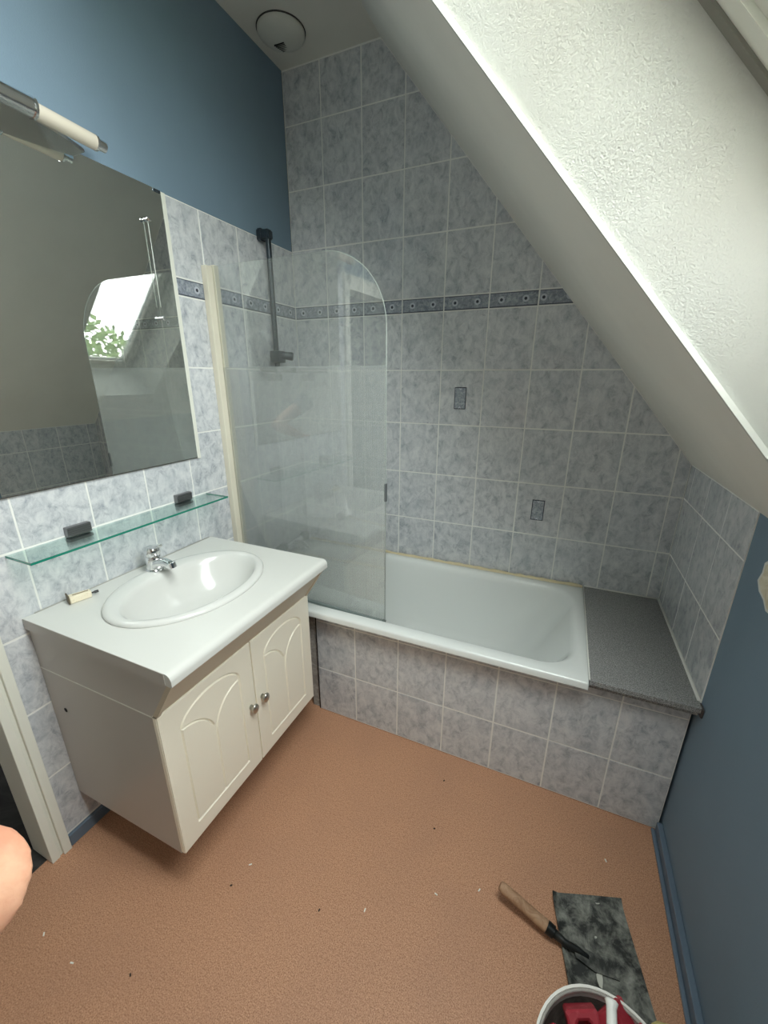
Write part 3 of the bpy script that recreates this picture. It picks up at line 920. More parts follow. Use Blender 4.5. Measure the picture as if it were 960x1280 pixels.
def make_door(y0, y1, knob_side, label):
    z0, z1 = 0.183, 0.694
    xb, xf = XD + 0.002, XD + 0.020
    dd = obj('door', bbox(xb, xf - 0.006, y0, y1, z0, z1, 0.0), DOORC, van)
    dd['label'] = label
    w = y1 - y0; h = z1 - z0
    Yp = lambda u: y0 + w * u
    # outline of the arched field: low on the near side, apex towards the far side
    uL, uM, uR = 0.172, 0.496, 0.82
    zB, zS, zV = z0 + 0.062, 0.597, 0.480      # bottom, spring of the arch, foot of the inner arcs
    cy_, rw = Yp(uM), (Yp(uR) - Yp(uL)) / 2
    arc_out = [(cy_ - rw * math.cos(math.pi * k / 20), zS + 0.060 * math.sin(math.pi * k / 20)) for k in range(21)]
    rq = rw - 0.001
    arc_in = [(Yp(uL) + rq * math.sin(math.pi / 2 * k / 10), zV + (zS - zV) * math.cos(math.pi / 2 * k / 10)) for k in range(11)]
    arc_mid = [(Yp(uR) - rq * math.sin(math.pi / 2 * k / 10), zV + (zS - zV) * math.cos(math.pi / 2 * k / 10)) for k in range(10, -1, -1)]
    field = [(Yp(uL), zB), (Yp(uR), zB), (Yp(uR), zS - 0.02)] + arc_out[::-1]
    g = 0.0022
    # frame: rectangular border round the field
    bm = BM()
    outer = [(y0 + 0.001, z0 + 0.001), (y1 - 0.001, z0 + 0.001), (y1 - 0.001, z1 - 0.001)] 
    import itertools
    n = len(field)
    # outer loop with the same number of vertices, walked along the rectangle
    def rect_pt(p):
        cy, cz = (y0 + y1) / 2, (z0 + z1) / 2
        dy, dz = p[0] - cy, p[1] - cz
        hw, hh = w / 2 - 0.001, h / 2 - 0.001
        k = min(hw / abs(dy) if abs(dy) > 1e-6 else 1e9, hh / abs(dz) if abs(dz) > 1e-6 else 1e9)
        return [cy + dy * k, cz + dz * k]
    ol = [rect_pt(p) for p in field]
    ol[0] = [y0 + 0.001, z0 + 0.001]; ol[1] = [y1 - 0.001, z0 + 0.001]
    b2i = min(range(2, n), key=lambda i: abs(ol[i][0] - y1) + abs(ol[i][1] - z1)); ol[b2i] = [y1 - 0.001, z1 - 0.001]
    best = min(range(3, n), key=lambda i: abs(ol[i][0] - y0) + abs(ol[i][1] - z1))
    ol[best] = [y0 + 0.001, z1 - 0.001]
    cx_ = sum(p[0] for p in field) / n; cz_ = sum(p[1] for p in field) / n
    def off(p, k):
        L = math.hypot(p[0] - cx_, p[1] - cz_)
        return (p[0] + (p[0] - cx_) / L * k, p[1] + (p[1] - cz_) / L * k)
    V3 = lambda x, p: Vector((x, p[0], p[1]))
    ol_in = [(min(max(p[0], y0 + 0.005), y1 - 0.005), min(max(p[1], z0 + 0.005), z1 - 0.005)) for p in ol]
    rings_mesh(bm, [[V3(xf - 0.0062, p) for p in ol], [V3(xf - 0.0015, p) for p in ol], [V3(xf, p) for p in ol_in],
                    [V3(xf, off(p, g + 0.0035)) for p in field], [V3(xf - 0.0062, off(p, g - 0.0012)) for p in field]])
    obj('door_frame', bm, DOORC, dd)
    xs = xf - 0.0062
    p1 = [(Yp(uL), zB), (Yp(uM), zB)] + arc_in[::-1]
    p2 = [(Yp(uM), zB), (Yp(uR), zB)] + arc_mid[::-1]
    p3 = arc_in[:9] + arc_mid[2:-1] + arc_out[::-1][:-1]
    for pp in (p1, p2, p3):
        obj('door_panel', raised(pp, xs, xf - 0.0004, 0.0010, 0.0032), DOORC, dd)
    ky = y0 + 0.027 if knob_side < 0 else y1 - 0.027
    kz = 0.449
    kb = BM(); lathe(kb, [(0, 0), (0.008, 0), (0.007, 0.009), (0.0115, 0.013), (0.0148, 0.018), (0.0138, 0.023), (0.007, 0.0265), (0, 0.027)], (xf, ky, kz), (1, 0, 0), n=18, sx=1.0, sy=1.25)
    obj('knob', kb, SATIN, dd, smooth=True)
YM = -1.1085
make_door(CY0 - 0.001, YM - 0.0015, 1, 'cream door nearer the doorway')
make_door(YM + 0.0015, CY1 + 0.001, -1, 'cream door nearer the bath')

# worktop with rolled front edge and a cut-out for the basin
BXC, BYC, BAX, BAY = 0.278, -1.108, 0.210, 0.272
wt = thing('worktop', (0.30, -1.11, 0.8265), 'white laminate worktop with rolled front edge on vanity', 'worktop')
KY0, KY1, KX, KZ = -1.463, -0.753, 0.600, 0.862
nseg = 64
def ell(a, b, z, k, cx=BXC, cy=BYC):
    t = 2 * math.pi * k / nseg
    return Vector((cx + a * math.cos(t), cy + b * math.sin(t), z))
def rectray(k, z, x0, x1, y0, y1):
    t = 2 * math.pi * k / nseg
    dx, dy = BAX * math.cos(t), BAY * math.sin(t)
    ks = []
    if dx > 1e-9: ks.append((x1 - BXC) / dx)
    if dx < -1e-9: ks.append((x0 - BXC) / dx)
    if dy > 1e-9: ks.append((y1 - BYC) / dy)
    if dy < -1e-9: ks.append((y0 - BYC) / dy)
    s = min(ks)
    return Vector((BXC + dx * s, BYC + dy * s, z))
XE = KX - 0.022
tl = [rectray(k, KZ, 0.002, XE, KY0, KY1) for k in range(nseg)]
for cxy in ((XE, KY1), (0.002, KY1), (0.002, KY0), (XE, KY0)):
    i = min(range(nseg), key=lambda k: (tl[k].x - cxy[0]) ** 2 + (tl[k].y - cxy[1]) ** 2)
    tl[i] = Vector((cxy[0], cxy[1], KZ))
hole = [ell(BAX - 0.02, BAY - 0.02, KZ, k) for k in range(nseg)]
dn = Vector((0, 0, -0.034))
b = BM()
rings_mesh(b, [[p + dn for p in hole], hole, tl, [p + dn for p in tl], [p + dn for p in hole]])
bmesh.ops.remove_doubles(b, verts=b.verts, dist=1e-6)
obj('top_slab', b, LAMW, wt)
b = BM()
prof = [(XE, KZ)]
for k in range(1, 9):
    a = math.radians(90 - 90 * k / 8)
    prof.append((KX - 0.020 + 0.020 * math.cos(a), KZ - 0.020 + 0.020 * math.sin(a)))
prof += [(KX, KZ - 0.033), (KX - 0.003, KZ - 0.036), (KX - 0.012, KZ - 0.036), (XE, KZ - 0.034)]
prism(b, [Vector((p[0], KY0, p[1])) for p in prof], Vector((0, KY1 - KY0, 0)))
obj('rolled_edge', b, LAMW, wt, autosmooth=0.6)
obj('end_lipping', bbox(0.002, XE, KY0 - 0.0012, KY0, KZ - 0.034, KZ - 0.0005), MELA, wt)
b = BM(); tube(b, [(0.003, KY0 + 0.03, KZ + 0.0005), (0.003, KY1 - 0.01, KZ + 0.0005)], 0.0022, 6)
obj('sealant_bead', b, mat('grey_sealant', lin(170, 168, 162), 0.7), wt, smooth=True)

# inset oval washbasin
ba = thing('washbasin', (BXC, BYC, 0.74), 'oval white ceramic washbasin inset in the worktop', 'washbasin')
b = BM()
def er(a, bb, z, cx=BXC, cy=BYC):
    return [ell(a, bb, z, k, cx, cy) for k in range(nseg)]
IX = BXC + 0.012
rb = [er(BAX - 0.03, BAY - 0.03, 0.80), er(BAX - 0.022, BAY - 0.022, KZ - 0.01), er(BAX - 0.021, BAY - 0.021, KZ + 0.0008), er(BAX, BAY, KZ + 0.0008), er(BAX + 0.001, BAY + 0.001, KZ + 0.004), er(BAX - 0.003, BAY - 0.003, KZ + 0.010), er(BAX - 0.010, BAY - 0.010, KZ + 0.0135),
      er(BAX - 0.022, BAY - 0.022, KZ + 0.0135),
      er(BAX - 0.046, BAY - 0.028, KZ + 0.010, BXC + 0.014), er(BAX - 0.052, BAY - 0.034, KZ + 0.005, BXC + 0.015), er(BAX - 0.058, BAY - 0.042, KZ - 0.010, BXC + 0.016),
      er(BAX - 0.072, BAY - 0.062, KZ - 0.05, BXC + 0.018), er(BAX - 0.096, BAY - 0.10, KZ - 0.095, BXC + 0.018), er(BAX - 0.13, BAY - 0.16, KZ - 0.120, BXC + 0.016), er(0.03, 0.03, KZ - 0.128, BXC + 0.012)]
rings_mesh(b, rb, False, True)
obj('bowl', b, CERAMIC, ba, autosmooth=1.0)
b = BM(); lathe(b, [(0, 0.004), (0.022, 0.004), (0.028, 0.002), (0.03, 0)], (BXC + 0.012, BYC, KZ - 0.1278), n=20)
obj('drain', b, CHROME, ba, smooth=True)
b = BM(); lathe(b, [(0, 0.001), (0.007, 0.0015), (0.010, 0.002), (0.011, 0)], (BXC + 0.012 + 0.0935, BYC, KZ - 0.075), (-0.85, 0, 0.55), n=14)
obj('overflow', b, CHROME, ba, smooth=True)

# basin mixer tap
fz = KZ + 0.0125
fc = thing('basin_faucet', (0.093, -1.098, fz), 'chrome single lever faucet at back of washbasin', 'faucet')
b = BM(); lathe(b, [(0, 0), (0.029, 0), (0.029, 0.004), (0.0255, 0.008), (0.0245, 0.03), (0.025, 0.050), (0.023, 0.055), (0, 0.056)], (0.093, -1.098, fz), n=24)
obj('body', b, CHROME, fc, autosmooth=0.5)
b = BM(); tube(b, [(0.100, -1.098, fz + 0.024), (0.135, -1.098, fz + 0.036), (0.160, -1.098, fz + 0.038), (0.182, -1.098, fz + 0.033)], [0.020, 0.017, 0.0155, 0.015], 18)
obj('spout', b, CHROME, fc, autosmooth=0.7)
b = BM(); lathe(b, [(0, 0), (0.0155, 0), (0.0155, 0.018), (0.012, 0.019), (0, 0.016)], (0.180, -1.098, fz + 0.042), (0.3, 0, -1), n=18)
obj('aerator', b, CHROME, fc, autosmooth=0.6)
b = BM()
lathe(b, [(0, 0.056), (0.0235, 0.056), (0.0265, 0.064), (0.026, 0.078), (0.021, 0.087), (0, 0.091)], (0.093, -1.098, fz), n=24)
obj('cartridge_cap', b, CHROME, fc, autosmooth=0.6)
b = BM(); prism(b, [Vector((0.088, -1.118, fz + 0.080)), Vector((0.140, -1.110, fz + 0.094)), Vector((0.140, -1.086, fz + 0.094)), Vector((0.088, -1.078, fz + 0.080))], Vector((0, 0, 0.009)))
bmesh.ops.bevel(b, geom=list(b.edges), offset=0.003, segments=2, affect='EDGES')
obj('lever', b, CHROME, fc, autosmooth=0.7)

# little cream gadget on the worktop
gd = thing('plastic_gadget', (0.045, -1.32, KZ), 'small cream plastic clip with black tip lying on worktop', 'gadget')
def gx(bm):
    return xform(bm, Matrix.Translation((0.045, -1.325, KZ + 0.001)) @ Matrix.Rotation(math.radians(72), 4, 'Z'))
b = BM()
prism(b, [Vector((-0.03, -0.014, 0)), Vector((0.028, -0.010, 0)), Vector((0.028, 0.010, 0)), Vector((-0.03, 0.014, 0))], Vector((0, 0, 0.022)))
bmesh.ops.bevel(b, geom=list(b.edges), offset=0.002, segments=1, affect='EDGES')
obj('shell', gx(b), m_dirty('aged_cream_plastic', (232, 222, 198), (190, 168, 126), 60, 0.55, 0.75, 0.5), gd)
obj('clip_plate', gx(bbox(-0.0345, -0.0305, -0.016, 0.016, 0, 0.029, 0.001)), mat('brown_clip', lin(92, 80, 62), 0.5), gd)
b = BM(); tube(b, [(0.029, 0, 0.010), (0.036, 0, 0.010), (0.037, 0, 0.010), (0.048, 0, 0.010)], [0.003, 0.003, 0.0045, 0.0045], 8)
obj('tip', gx(b), mat('black_plastic', lin(32, 32, 34), 0.4), gd)
obj('slot', gx(bbox(-0.02, 0.022, -0.0022, 0.0022, 0.0221, 0.0228)), mat('dark_slot', lin(120, 100, 72), 0.6), gd)

# ------------------------------------------------------------------ mirror, glass shelf, light
MY0, MY1, MZ0, MZ1 = -1.470, -0.766, 1.219, TILETOP + 0.001
mi = thing('wall_mirror', (0.004, -1.118, MZ0), 'large rectangular wall mirror above the washbasin', 'mirror')
obj('mirror_glass', bbox(0.0012, 0.0062, MY0, MY1, MZ0, MZ1), MIRROR, mi)
obj('edge_strip', bbox(0.0012, 0.0070, MY1 + 0.0005, MY1 + 0.017, MZ0 - 0.006, MZ1 - 0.002, 0.001), WOODWHITE, mi)
obj('bottom_edge', bbox(0.0012, 0.0066, MY0, MY1, MZ0 - 0.0035, MZ0 - 0.0003), mat('worn_mirror_edge', lin(70, 66, 62), 0.6), mi)
obj('corner_clip', bbox(0.0064, 0.009, MY1 - 0.03, MY1 - 0.002, MZ1 - 0.010, MZ1 - 0.001, 0.001), DARKCHR, mi)

hk = thing('clear_towel_rod', (0.012, -0.842, 1.73), 'thin clear upright rod between two chrome studs on mirror', 'rod')
for z in (1.730, 2.031):
    b = BM(); lathe(b, [(0, 0), (0.0065, 0), (0.0065, 0.003), (0.004, 0.005), (0.004, 0.010), (0.0075, 0.013), (0.0075, 0.018), (0.005, 0.021), (0, 0.021)], (0.0063, -0.842, z), (1, 0, 0), n=14)
    obj('stud', b, CHROME, hk, autosmooth=0.6)
b = BM(); tube(b, [(0.016, -0.842, 1.765), (0.016, -0.842, 2.028)], 0.0013, 6)
obj('rod', b, mat('clear_acrylic', lin(206, 212, 206), 0.2), hk, smooth=True)

CLAMP = mat('ribbed_clamp', lin(128, 128, 130), 0.3, 0.85)
gs = thing('glass_shelf', (0.06, -1.1, 1.052), 'green-edged glass shelf on two clamps under mirror', 'shelf')
b = BM(); box(b, 0.0015, 0.1205, -1.4565, -0.7445, 1.0525, 1.0585)
po_ = obj('glass_pane', b, SHELFG, gs)
obj('front_edge', bbox(0.1205, 0.1222, -1.458, -0.743, 1.0522, 1.0588), GEDGE, po_)
obj('end_edge', bbox(0.0015, 0.1205, -1.458, -1.4565, 1.0522, 1.0588), GEDGE, po_)
obj('end_edge', bbox(0.0015, 0.1205, -0.7445, -0.743, 1.0522, 1.0588), GEDGE, po_)
for y in (-1.268, -0.868):
    b = bbox(0.0005, 0.020, y - 0.036, y + 0.036, 1.0588, 1.090, 0.002)
    box(b, 0.0005, 0.022, y - 0.036, y + 0.036, 1.044, 1.0522)
    for k in range(4):
        box(b, 0.019, 0.0225, y - 0.0345, y + 0.0345, 1.0625 + 0.007 * k, 1.0655 + 0.007 * k)
    obj('clamp', b, CLAMP, gs)

LY, LX, LZ = -1.262, 0.083, 2.145
ml = thing('mirror_light', (0.0, LY, 2.15), 'chrome wall light with two opal tubes above mirror', 'wall light')
b = BM()   # curved chrome back plate
ring1 = []; ring2 = []
pl_ = []
for k in range(25):
    t = -1 + 2 * k / 24
    pl_.append((LY + 0.232 * t, 0.082 - 0.05 * (t * t)))
v0 = [Vector((0.0005, y, LZ + 0.016)) for y, x in pl_]; 
poly_pts = [Vector((x, y, LZ - 0.010)) for y, x in pl_] + [Vector((0.0005, LY + 0.232, LZ - 0.010)), Vector((0.0005, LY - 0.232, LZ - 0.010))]
prism(b, poly_pts, Vector((0, 0, 0.008)))
obj('curved_plate', b, CHROME, ml, autosmooth=0.5)
b = bbox(0.0005, 0.05, LY - 0.06, LY + 0.06, LZ - 0.004, LZ + 0.03, 0.004); obj('wall_mount', b, CHROME, ml, autosmooth=0.6)
b = BM(); tube(b, [(LX, LY - 0.078, LZ + 0.010), (LX, LY + 0.078, LZ + 0.010)], 0.0215, 20); obj('centre_sleeve', b, CHROME, ml, autosmooth=0.6)
for s in (-1, 1):
    b = BM(); tube(b, [(LX, LY + s * 0.078, LZ + 0.010), (LX, LY + s * 0.084, LZ + 0.010)], 0.0245, 20); obj('ring', b, CHROME, ml, autosmooth=0.6)
    b = BM(); tube(b, [(LX, LY + s * 0.082, LZ + 0.008), (LX, LY + s * 0.232, LZ + 0.003)], 0.0185, 20); obj('opal_tube', b, OPAL, ml, autosmooth=0.6)
    b = BM(); tube(b, [(LX, LY + s * 0.228, LZ + 0.003), (LX, LY + s * 0.234, LZ + 0.003), (LX, LY + s * 0.235, LZ + 0.003), (LX, LY + s * 0.258, LZ + 0.002)], [0.0195, 0.0195, 0.014, 0.013], 18); obj('end_cap', b, CHROME, ml, autosmooth=0.6)

# ceiling vent
vx, vy, vr = 0.137, -0.185, 0.094
ve = thing('ceiling_vent', (vx, vy, ZC), 'round white extractor vent cover on the ceiling', 'vent')
b = BM(); lathe(b, [(vr, 0.0), (vr, 0.010), (vr - 0.006, 0.018), (0.06, 0.028), (0.03, 0.031), (0, 0.032)], (vx, vy, ZC), (0, 0, -1), n=40)
obj('cover', b, m_paint('vent_plastic', (196, 196, 188), 0.5, 0.05, 40, 0.06), ve, autosmooth=0.9)
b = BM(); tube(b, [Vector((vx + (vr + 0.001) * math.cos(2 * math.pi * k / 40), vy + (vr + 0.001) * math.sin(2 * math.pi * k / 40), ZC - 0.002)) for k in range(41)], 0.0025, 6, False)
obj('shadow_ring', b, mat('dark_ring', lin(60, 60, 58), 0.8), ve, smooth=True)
for k in range(6):
    yy = 0.004 + 0.009 * k
    L = 0.046 - 0.003 * k
    xx = vx - 0.008
    b = bbox(xx - L / 2 - 0.012, xx + L / 2 - 0.012, vy + yy - 0.0022 + 0.006, vy + yy + 0.0022 + 0.006, ZC - 0.0335 + 0.0018 * k * 0.6, ZC - 0.026)
    obj('slot', b, BLACK if k == 0 else mat('slot_grey', lin(58, 58, 56), 0.8), ve)

# ------------------------------------------------------------------ things on the floor
bd = thing('mortar_board', (1.65, -1.10, 0), 'dirty black plastic mortar board lying on the floor', 'board')
c0, c1, c3 = Vector((1.527, -1.015, 0)), Vector((1.722, -0.946, 0)), Vector((1.600, -1.315, 0))
c2v = Vector((1.795, -1.262, 0))
def bil(u, v, z):
    p = c0 * (1 - u) * (1 - v) + c1 * u * (1 - v) + c2v * u * v + c3 * (1 - u) * v
    return Vector((p.x, p.y, z))
b = BM()
nu, nv = 12, 18
def hgt(u, v):
    e = min(u, 1 - u) * 0.2
    return 0.006 + 0.010 * max(0, 1 - u * 9) ** 2 + 0.012 * max(0, 1 - v * 10) ** 2 + 0.004 * math.sin(u * 3.1) * 0.5
top = [[b.verts.new(bil(i / nu, j / nv, hgt(i / nu, j / nv))) for i in range(nu + 1)] for j in range(nv + 1)]
bot = [[b.verts.new(bil(i / nu, j / nv, max(0.0005, hgt(i / nu, j / nv) - 0.006))) for i in range(nu + 1)] for j in range(nv + 1)]
for j in range(nv):
    for i in range(nu):
        b.faces.new((top[j][i], top[j][i + 1], top[j + 1][i + 1], top[j + 1][i]))
        b.faces.new((bot[j][i], bot[j + 1][i], bot[j + 1][i + 1], bot[j][i + 1]))
for j in range(nv):
    b.faces.new((top[j][0], top[j + 1][0], bot[j + 1][0], bot[j][0]))
    b.faces.new((top[j][nu], bot[j][nu], bot[j + 1][nu], top[j + 1][nu]))
for i in range(nu):
    b.faces.new((top[0][i], bot[0][i], bot[0][i + 1], top[0][i + 1]))
    b.faces.new((top[nv][i], top[nv][i + 1], bot[nv][i + 1], bot[nv][i]))
obj('plate', b, m_dirty('plaster_smeared_black', (38, 40, 38), (150, 151, 142), 24, 0.42, 0.70, 0.6, 0.3), bd, autosmooth=0.8)
def flake(name, cx, cy, r, z, seed, m, parent, st=1.6, ang=0.3):
    rr = random.Random(seed)
    pts = []
    for k in range(9):
        a = 2 * math.pi * k / 9
        q = r * rr.uniform(0.7, 1.2)
        x, y = q * math.cos(a), q * st * math.sin(a)
        pts.append(Vector((cx + x * math.cos(ang) - y * math.sin(ang), cy + x * math.sin(ang) + y * math.cos(ang), z)))
    bm = BM(); prism(bm, pts, Vector((0, 0, 0.003)))
    return obj(name, bm, m, parent)
FLK = mat('dry_plaster', lin(196, 196, 186), 0.9)
flake('plaster_flake', 1.652, -1.165, 0.009, 0.008, 1, FLK, bd, 2.0, 0.15)
flake('plaster_flake', 1.655, -0.985, 0.006, 0.009, 2, FLK, bd, 0.5, 0.3)
flake('plaster_flake', 1.646, -1.075, 0.004, 0.008, 4, FLK, bd, 0.6, 0.5)

# trowel with worn wooden handle resting on the board
tw = thing('trowel', (1.45, -1.10, 0), 'trowel with worn wooden handle lying on mortar board', 'trowel')
h0, h1 = Vector((1.374, -1.087, 0.062)), Vector((1.515, -1.121, 0.036))
hd = (h1 - h0)
b = BM()
prof = [(0.0, 0.006), (0.02, 0.0125), (0.10, 0.0150), (0.35, 0.0160), (0.6, 0.0150), (0.8, 0.0155), (0.97, 0.0165), (1.0, 0.015)]
tube(b, [h0 + hd * t for t, r in prof], [r for t, r in prof], 16)
WOOD = m_dirty('worn_wood', (148, 112, 84), (190, 156, 126), 26, 0.4, 0.7, 0.7)
obj('handle', b, WOOD, tw, autosmooth=0.9)
b = BM(); tube(b, [h1 - hd * 0.01, h1 + hd * 0.13], [0.0168, 0.0162], 14); obj('ferrule', b, mat('black_ferrule', lin(34, 36, 36), 0.4, 0.6), tw, autosmooth=0.6)
b = BM(); tube(b, [h1 + hd * 0.12, h1 + hd * 0.35, Vector((1.60, -1.13, 0.018)), Vector((1.625, -1.133, 0.0125))], [0.012, 0.009, 0.008, 0.006], 10)
obj('tang', b, mat('dirty_steel', lin(44, 46, 45), 0.5, 0.5), tw, smooth=True)
b = BM()
prism(b, [Vector((1.585, -1.118, 0.0175)), Vector((1.655, -1.118, 0.0105)), Vector((1.70, -1.150, 0.0105)), Vector((1.640, -1.158, 0.0125)), Vector((1.592, -1.148, 0.0175))], Vector((0, 0, 0.002)))
obj('blade', b, m_dirty('plastered_blade', (44, 46, 44), (126, 127, 120), 22, 0.42, 0.7, 0.6, 0.35), tw)

# bucket
bx, by, bz = 1.620, -1.452, 0.25
bk = thing('bucket', (bx, by, 0), 'white plastic bucket holding red pieces, on the floor', 'bucket')
b = BM(); lathe(b, [(0, 0.0005), (0.108, 0.0005), (0.112, 0.006), (0.133, bz - 0.03), (0.138, bz - 0.028), (0.138, bz - 0.012), (0.1415, bz - 0.010), (0.1415, bz), (0.1365, bz), (0.1355, bz - 0.006), (0.1315, bz - 0.010), (0.130, bz - 0.03), (0.109, 0.01), (0, 0.008)], (bx, by, 0), n=48)
BKT = mat('bucket_white_plastic', lin(228, 226, 220), 0.35)
obj('shell', b, BKT, bk, autosmooth=0.5)
b = BM(); lathe(b, [(0.1295, bz - 0.018), (0.128, bz - 0.035), (0.108, 0.012), (0, 0.0105)], (bx, by, 0), n=48)
obj('dirty_lining', b, m_dirty('rubble_dust', (96, 86, 80), (134, 124, 116), 18, 0.4, 0.7, 0.9), bk, smooth=True)
b = BM(); tube(b, [Vector((bx + 0.1335 * math.cos(2 * math.pi * k / 48), by + 0.1335 * math.sin(2 * math.pi * k / 48), bz - 0.004)) for k in range(49)], 0.0035, 6, False)
obj('rim_ring', b, mat('grey_rim_groove', lin(150, 146, 140), 0.5), bk, smooth=True)
for s in (-1, 1):
    obj('ear', bbox(bx + s * 0.143 - 0.008, bx + s * 0.143 + 0.008, by - 0.015, by + 0.015, bz - 0.03, bz - 0.012, 0.003), BKT, bk)
b = BM(); tube(b, [(bx + 0.150 * math.cos(a), by - 0.150 * math.sin(a) * 0.9, bz - 0.02 - 0.06 * math.sin(a)) for a in [math.pi * k / 16 for k in range(17)]], 0.003, 8)
obj('bail_handle', b, mat('galvanised_wire', lin(170, 170, 168), 0.4, 0.8), bk, smooth=True)

RED = m_dirty('crimson_plastic', (150, 34, 48), (186, 84, 92), 22, 0.5, 0.72, 0.5)
def hollow_block(name, c, size, rot, hole, label, cat='block'):
    sx, sy, sz = size
    bm = BM()
    o4 = [(-sx, -sy), (sx, -sy), (sx, sy), (-sx, sy)]
    i4 = [(-hole, -hole), (hole, -hole), (hole, hole), (-hole, hole)]
    z0, z1 = -sz, sz
    V = lambda p, z: Vector((p[0], p[1], z))
    rings_mesh(bm, [[V(p, z0) for p in o4], [V((p[0] * 0.97, p[1] * 0.94), z1) for p in o4], [V(p, z1) for p in i4], [V((p[0] * .8, p[1] * .8), z0 + 0.01) for p in i4]], True, True)
    bmesh.ops.bevel(bm, geom=list(bm.edges), offset=0.004, segments=1, affect='EDGES')
    xform(bm, Matrix.Translation(c) @ rot)
    return tag(obj(name, bm, RED), label, cat, 'red pieces in the bucket')
E3 = lambda x, y, z: Matrix.Rotation(math.radians(z), 4, 'Z') @ Matrix.Rotation(math.radians(y), 4, 'Y') @ Matrix.Rotation(math.radians(x), 4, 'X')
hollow_block('plastic_block', (1.574, -1.388, 0.247), (0.033, 0.031, 0.027), E3(30, -12, 20), 0.014, 'crimson plastic block with square hole, largest in bucket')
b = BM(); prism(b, [Vector((-0.045, -0.02, -0.02)), Vector((0.04, -0.03, -0.02)), Vector((0.055, 0.03, -0.02)), Vector((-0.02, 0.035, -0.02))], Vector((0.01, 0, 0.045)))
bmesh.ops.bevel(b, geom=list(b.edges), offset=0.005, segments=1, affect='EDGES')
tag(obj('plastic_offcut', xform(b, Matrix.Translation((1.630, -1.370, 0.246)) @ E3(20, 30, 60)), RED), 'slanting crimson offcut behind the block with square hole', 'offcut', 'red pieces in the bucket')
b = bbox(-0.016, 0.016, -0.022, 0.022, -0.018, 0.018, 0.004)
tag(obj('plastic_offcut', xform(b, Matrix.Translation((1.524, -1.425, 0.232)) @ E3(10, 20, 15)), RED), 'small crimson offcut at left side of the bucket', 'offcut', 'red pieces in the bucket')
b = bbox(-0.028, 0.028, -0.05, 0.05, -0.012, 0.012, 0.004)
tag(obj('plastic_offcut', xform(b, Matrix.Translation((1.676, -1.392, 0.246)) @ E3(15, -20, -40)), RED), 'flat crimson offcut at right side of the bucket rim', 'offcut', 'red pieces in the bucket')
b = bbox(-0.05, 0.05, -0.05, 0.05, -0.03, 0.03, 0.008)
tag(obj('plastic_offcut', xform(b, Matrix.Translation((1.650, -1.455, 0.185)) @ E3(8, 12, 40)), RED), 'crimson offcut lying low under the white tube', 'offcut', 'red pieces in the bucket')
b = bbox(-0.045, 0.045, -0.04, 0.04, -0.075, 0.075, 0.008)
tag(obj('rubble_lump', xform(b, Matrix.Translation((1.615, -1.47, 0.085)) @ E3(3, 3, 40)), m_dirty('grey_rubble', (110, 98, 90), (150, 140, 130), 20, 0.4, 0.7, 0.9)), 'grey rubble lump in the bottom of bucket', 'rubble')
b = BM(); tube(b, [(1.622, -1.338, 0.2855), (1.622, -1.341, 0.2845), (1.6215, -1.350, 0.282), (1.620, -1.42, 0.270), (1.616, -1.53, 0.250)], [0.009, 0.013, 0.010, 0.0105, 0.0115], 14)
tag(obj('white_tube', b, mat('white_tube_plastic', lin(236, 236, 232), 0.35), smooth=True), 'white plastic tube lying across the red pieces', 'tube')
b = BM(); bmesh.ops.create_icosphere(b, subdivisions=3, radius=0.04)
for v in b.verts:
    n_ = 1 + 0.12 * math.sin(v.co.x * 130) * math.cos(v.co.y * 110 + 1) + 0.06 * math.sin(v.co.z * 200)
    v.co *= n_; v.co.z *= 0.6; v.co.x *= 1.1
tag(obj('sponge', xform(b, Matrix.Translation((1.724, -1.372, 0.281))), m_dirty('yellow_sponge', (176, 160, 96), (206, 196, 150), 60, 0.4, 0.7, 0.95), smooth=True), 'dull yellow sponge on the right of bucket rim', 'sponge')

# chips on the floor
def chip(x, y, L, w, ang, m, label, grp):
    bm = bbox(-L / 2, L / 2, -w / 2, w / 2, 0.0002, 0.0028, 0.0006, 1)
    bm = xform(bm, Matrix.Translation((x, y, 0)) @ Matrix.Rotation(ang, 4, 'Z'))
    tag(obj('floor_chip', bm, m), label, 'chip', grp)
CW = mat('white_chip', lin(230, 228, 220), 0.8); CD = mat('dark_chip', lin(52, 40, 34), 0.8)
chip(0.6101, -1.3230, 0.01, 0.0035, 0.70, CW, 'white chip on floor just in front of the vanity', 'white chips on the floor')
chip(1.0102, -1.2803, 0.01, 0.0035, 1.60, CW, 'white sliver on floor in the middle of the room', 'white chips on the floor')
chip(0.1853, -1.7019, 0.01, 0.0035, 2.50, CW, 'white chip on floor nearest the bare arm', 'white chips on the floor')
chip(0.3242, -1.7076, 0.01, 0.0035, 3.40, CW, 'white chip on floor at lower left, past the arm', 'white chips on the floor')
chip(1.3178, -1.0905, 0.01, 0.0035, 4.30, CW, 'white chip on floor left of the trowel handle tip', 'white chips on the floor')
chip(1.6893, -0.8378, 0.01, 0.0035, 5.20, CW, 'white chip on floor between mortar board and bath', 'white chips on the floor')
chip(1.1962, -1.1551, 0.01, 0.0035, 6.10, CW, 'white chip on floor between white sliver and trowel', 'white chips on the floor')
chip(0.5941, -1.3933, 0.007, 0.004, 0.70, CD, 'largest dark speck on floor, in front of vanity', 'dark specks on the floor')
chip(0.8837, -1.3356, 0.007, 0.004, 1.60, CD, 'dark speck on floor left of the white sliver', 'dark specks on the floor')
chip(0.4933, -1.6594, 0.007, 0.004, 2.50, CD, 'dark speck on floor at lower left of the view', 'dark specks on the floor')
chip(1.1350, -0.9697, 0.007, 0.004, 3.40, CD, 'dark speck on floor midway between bath and trowel', 'dark specks on the floor')
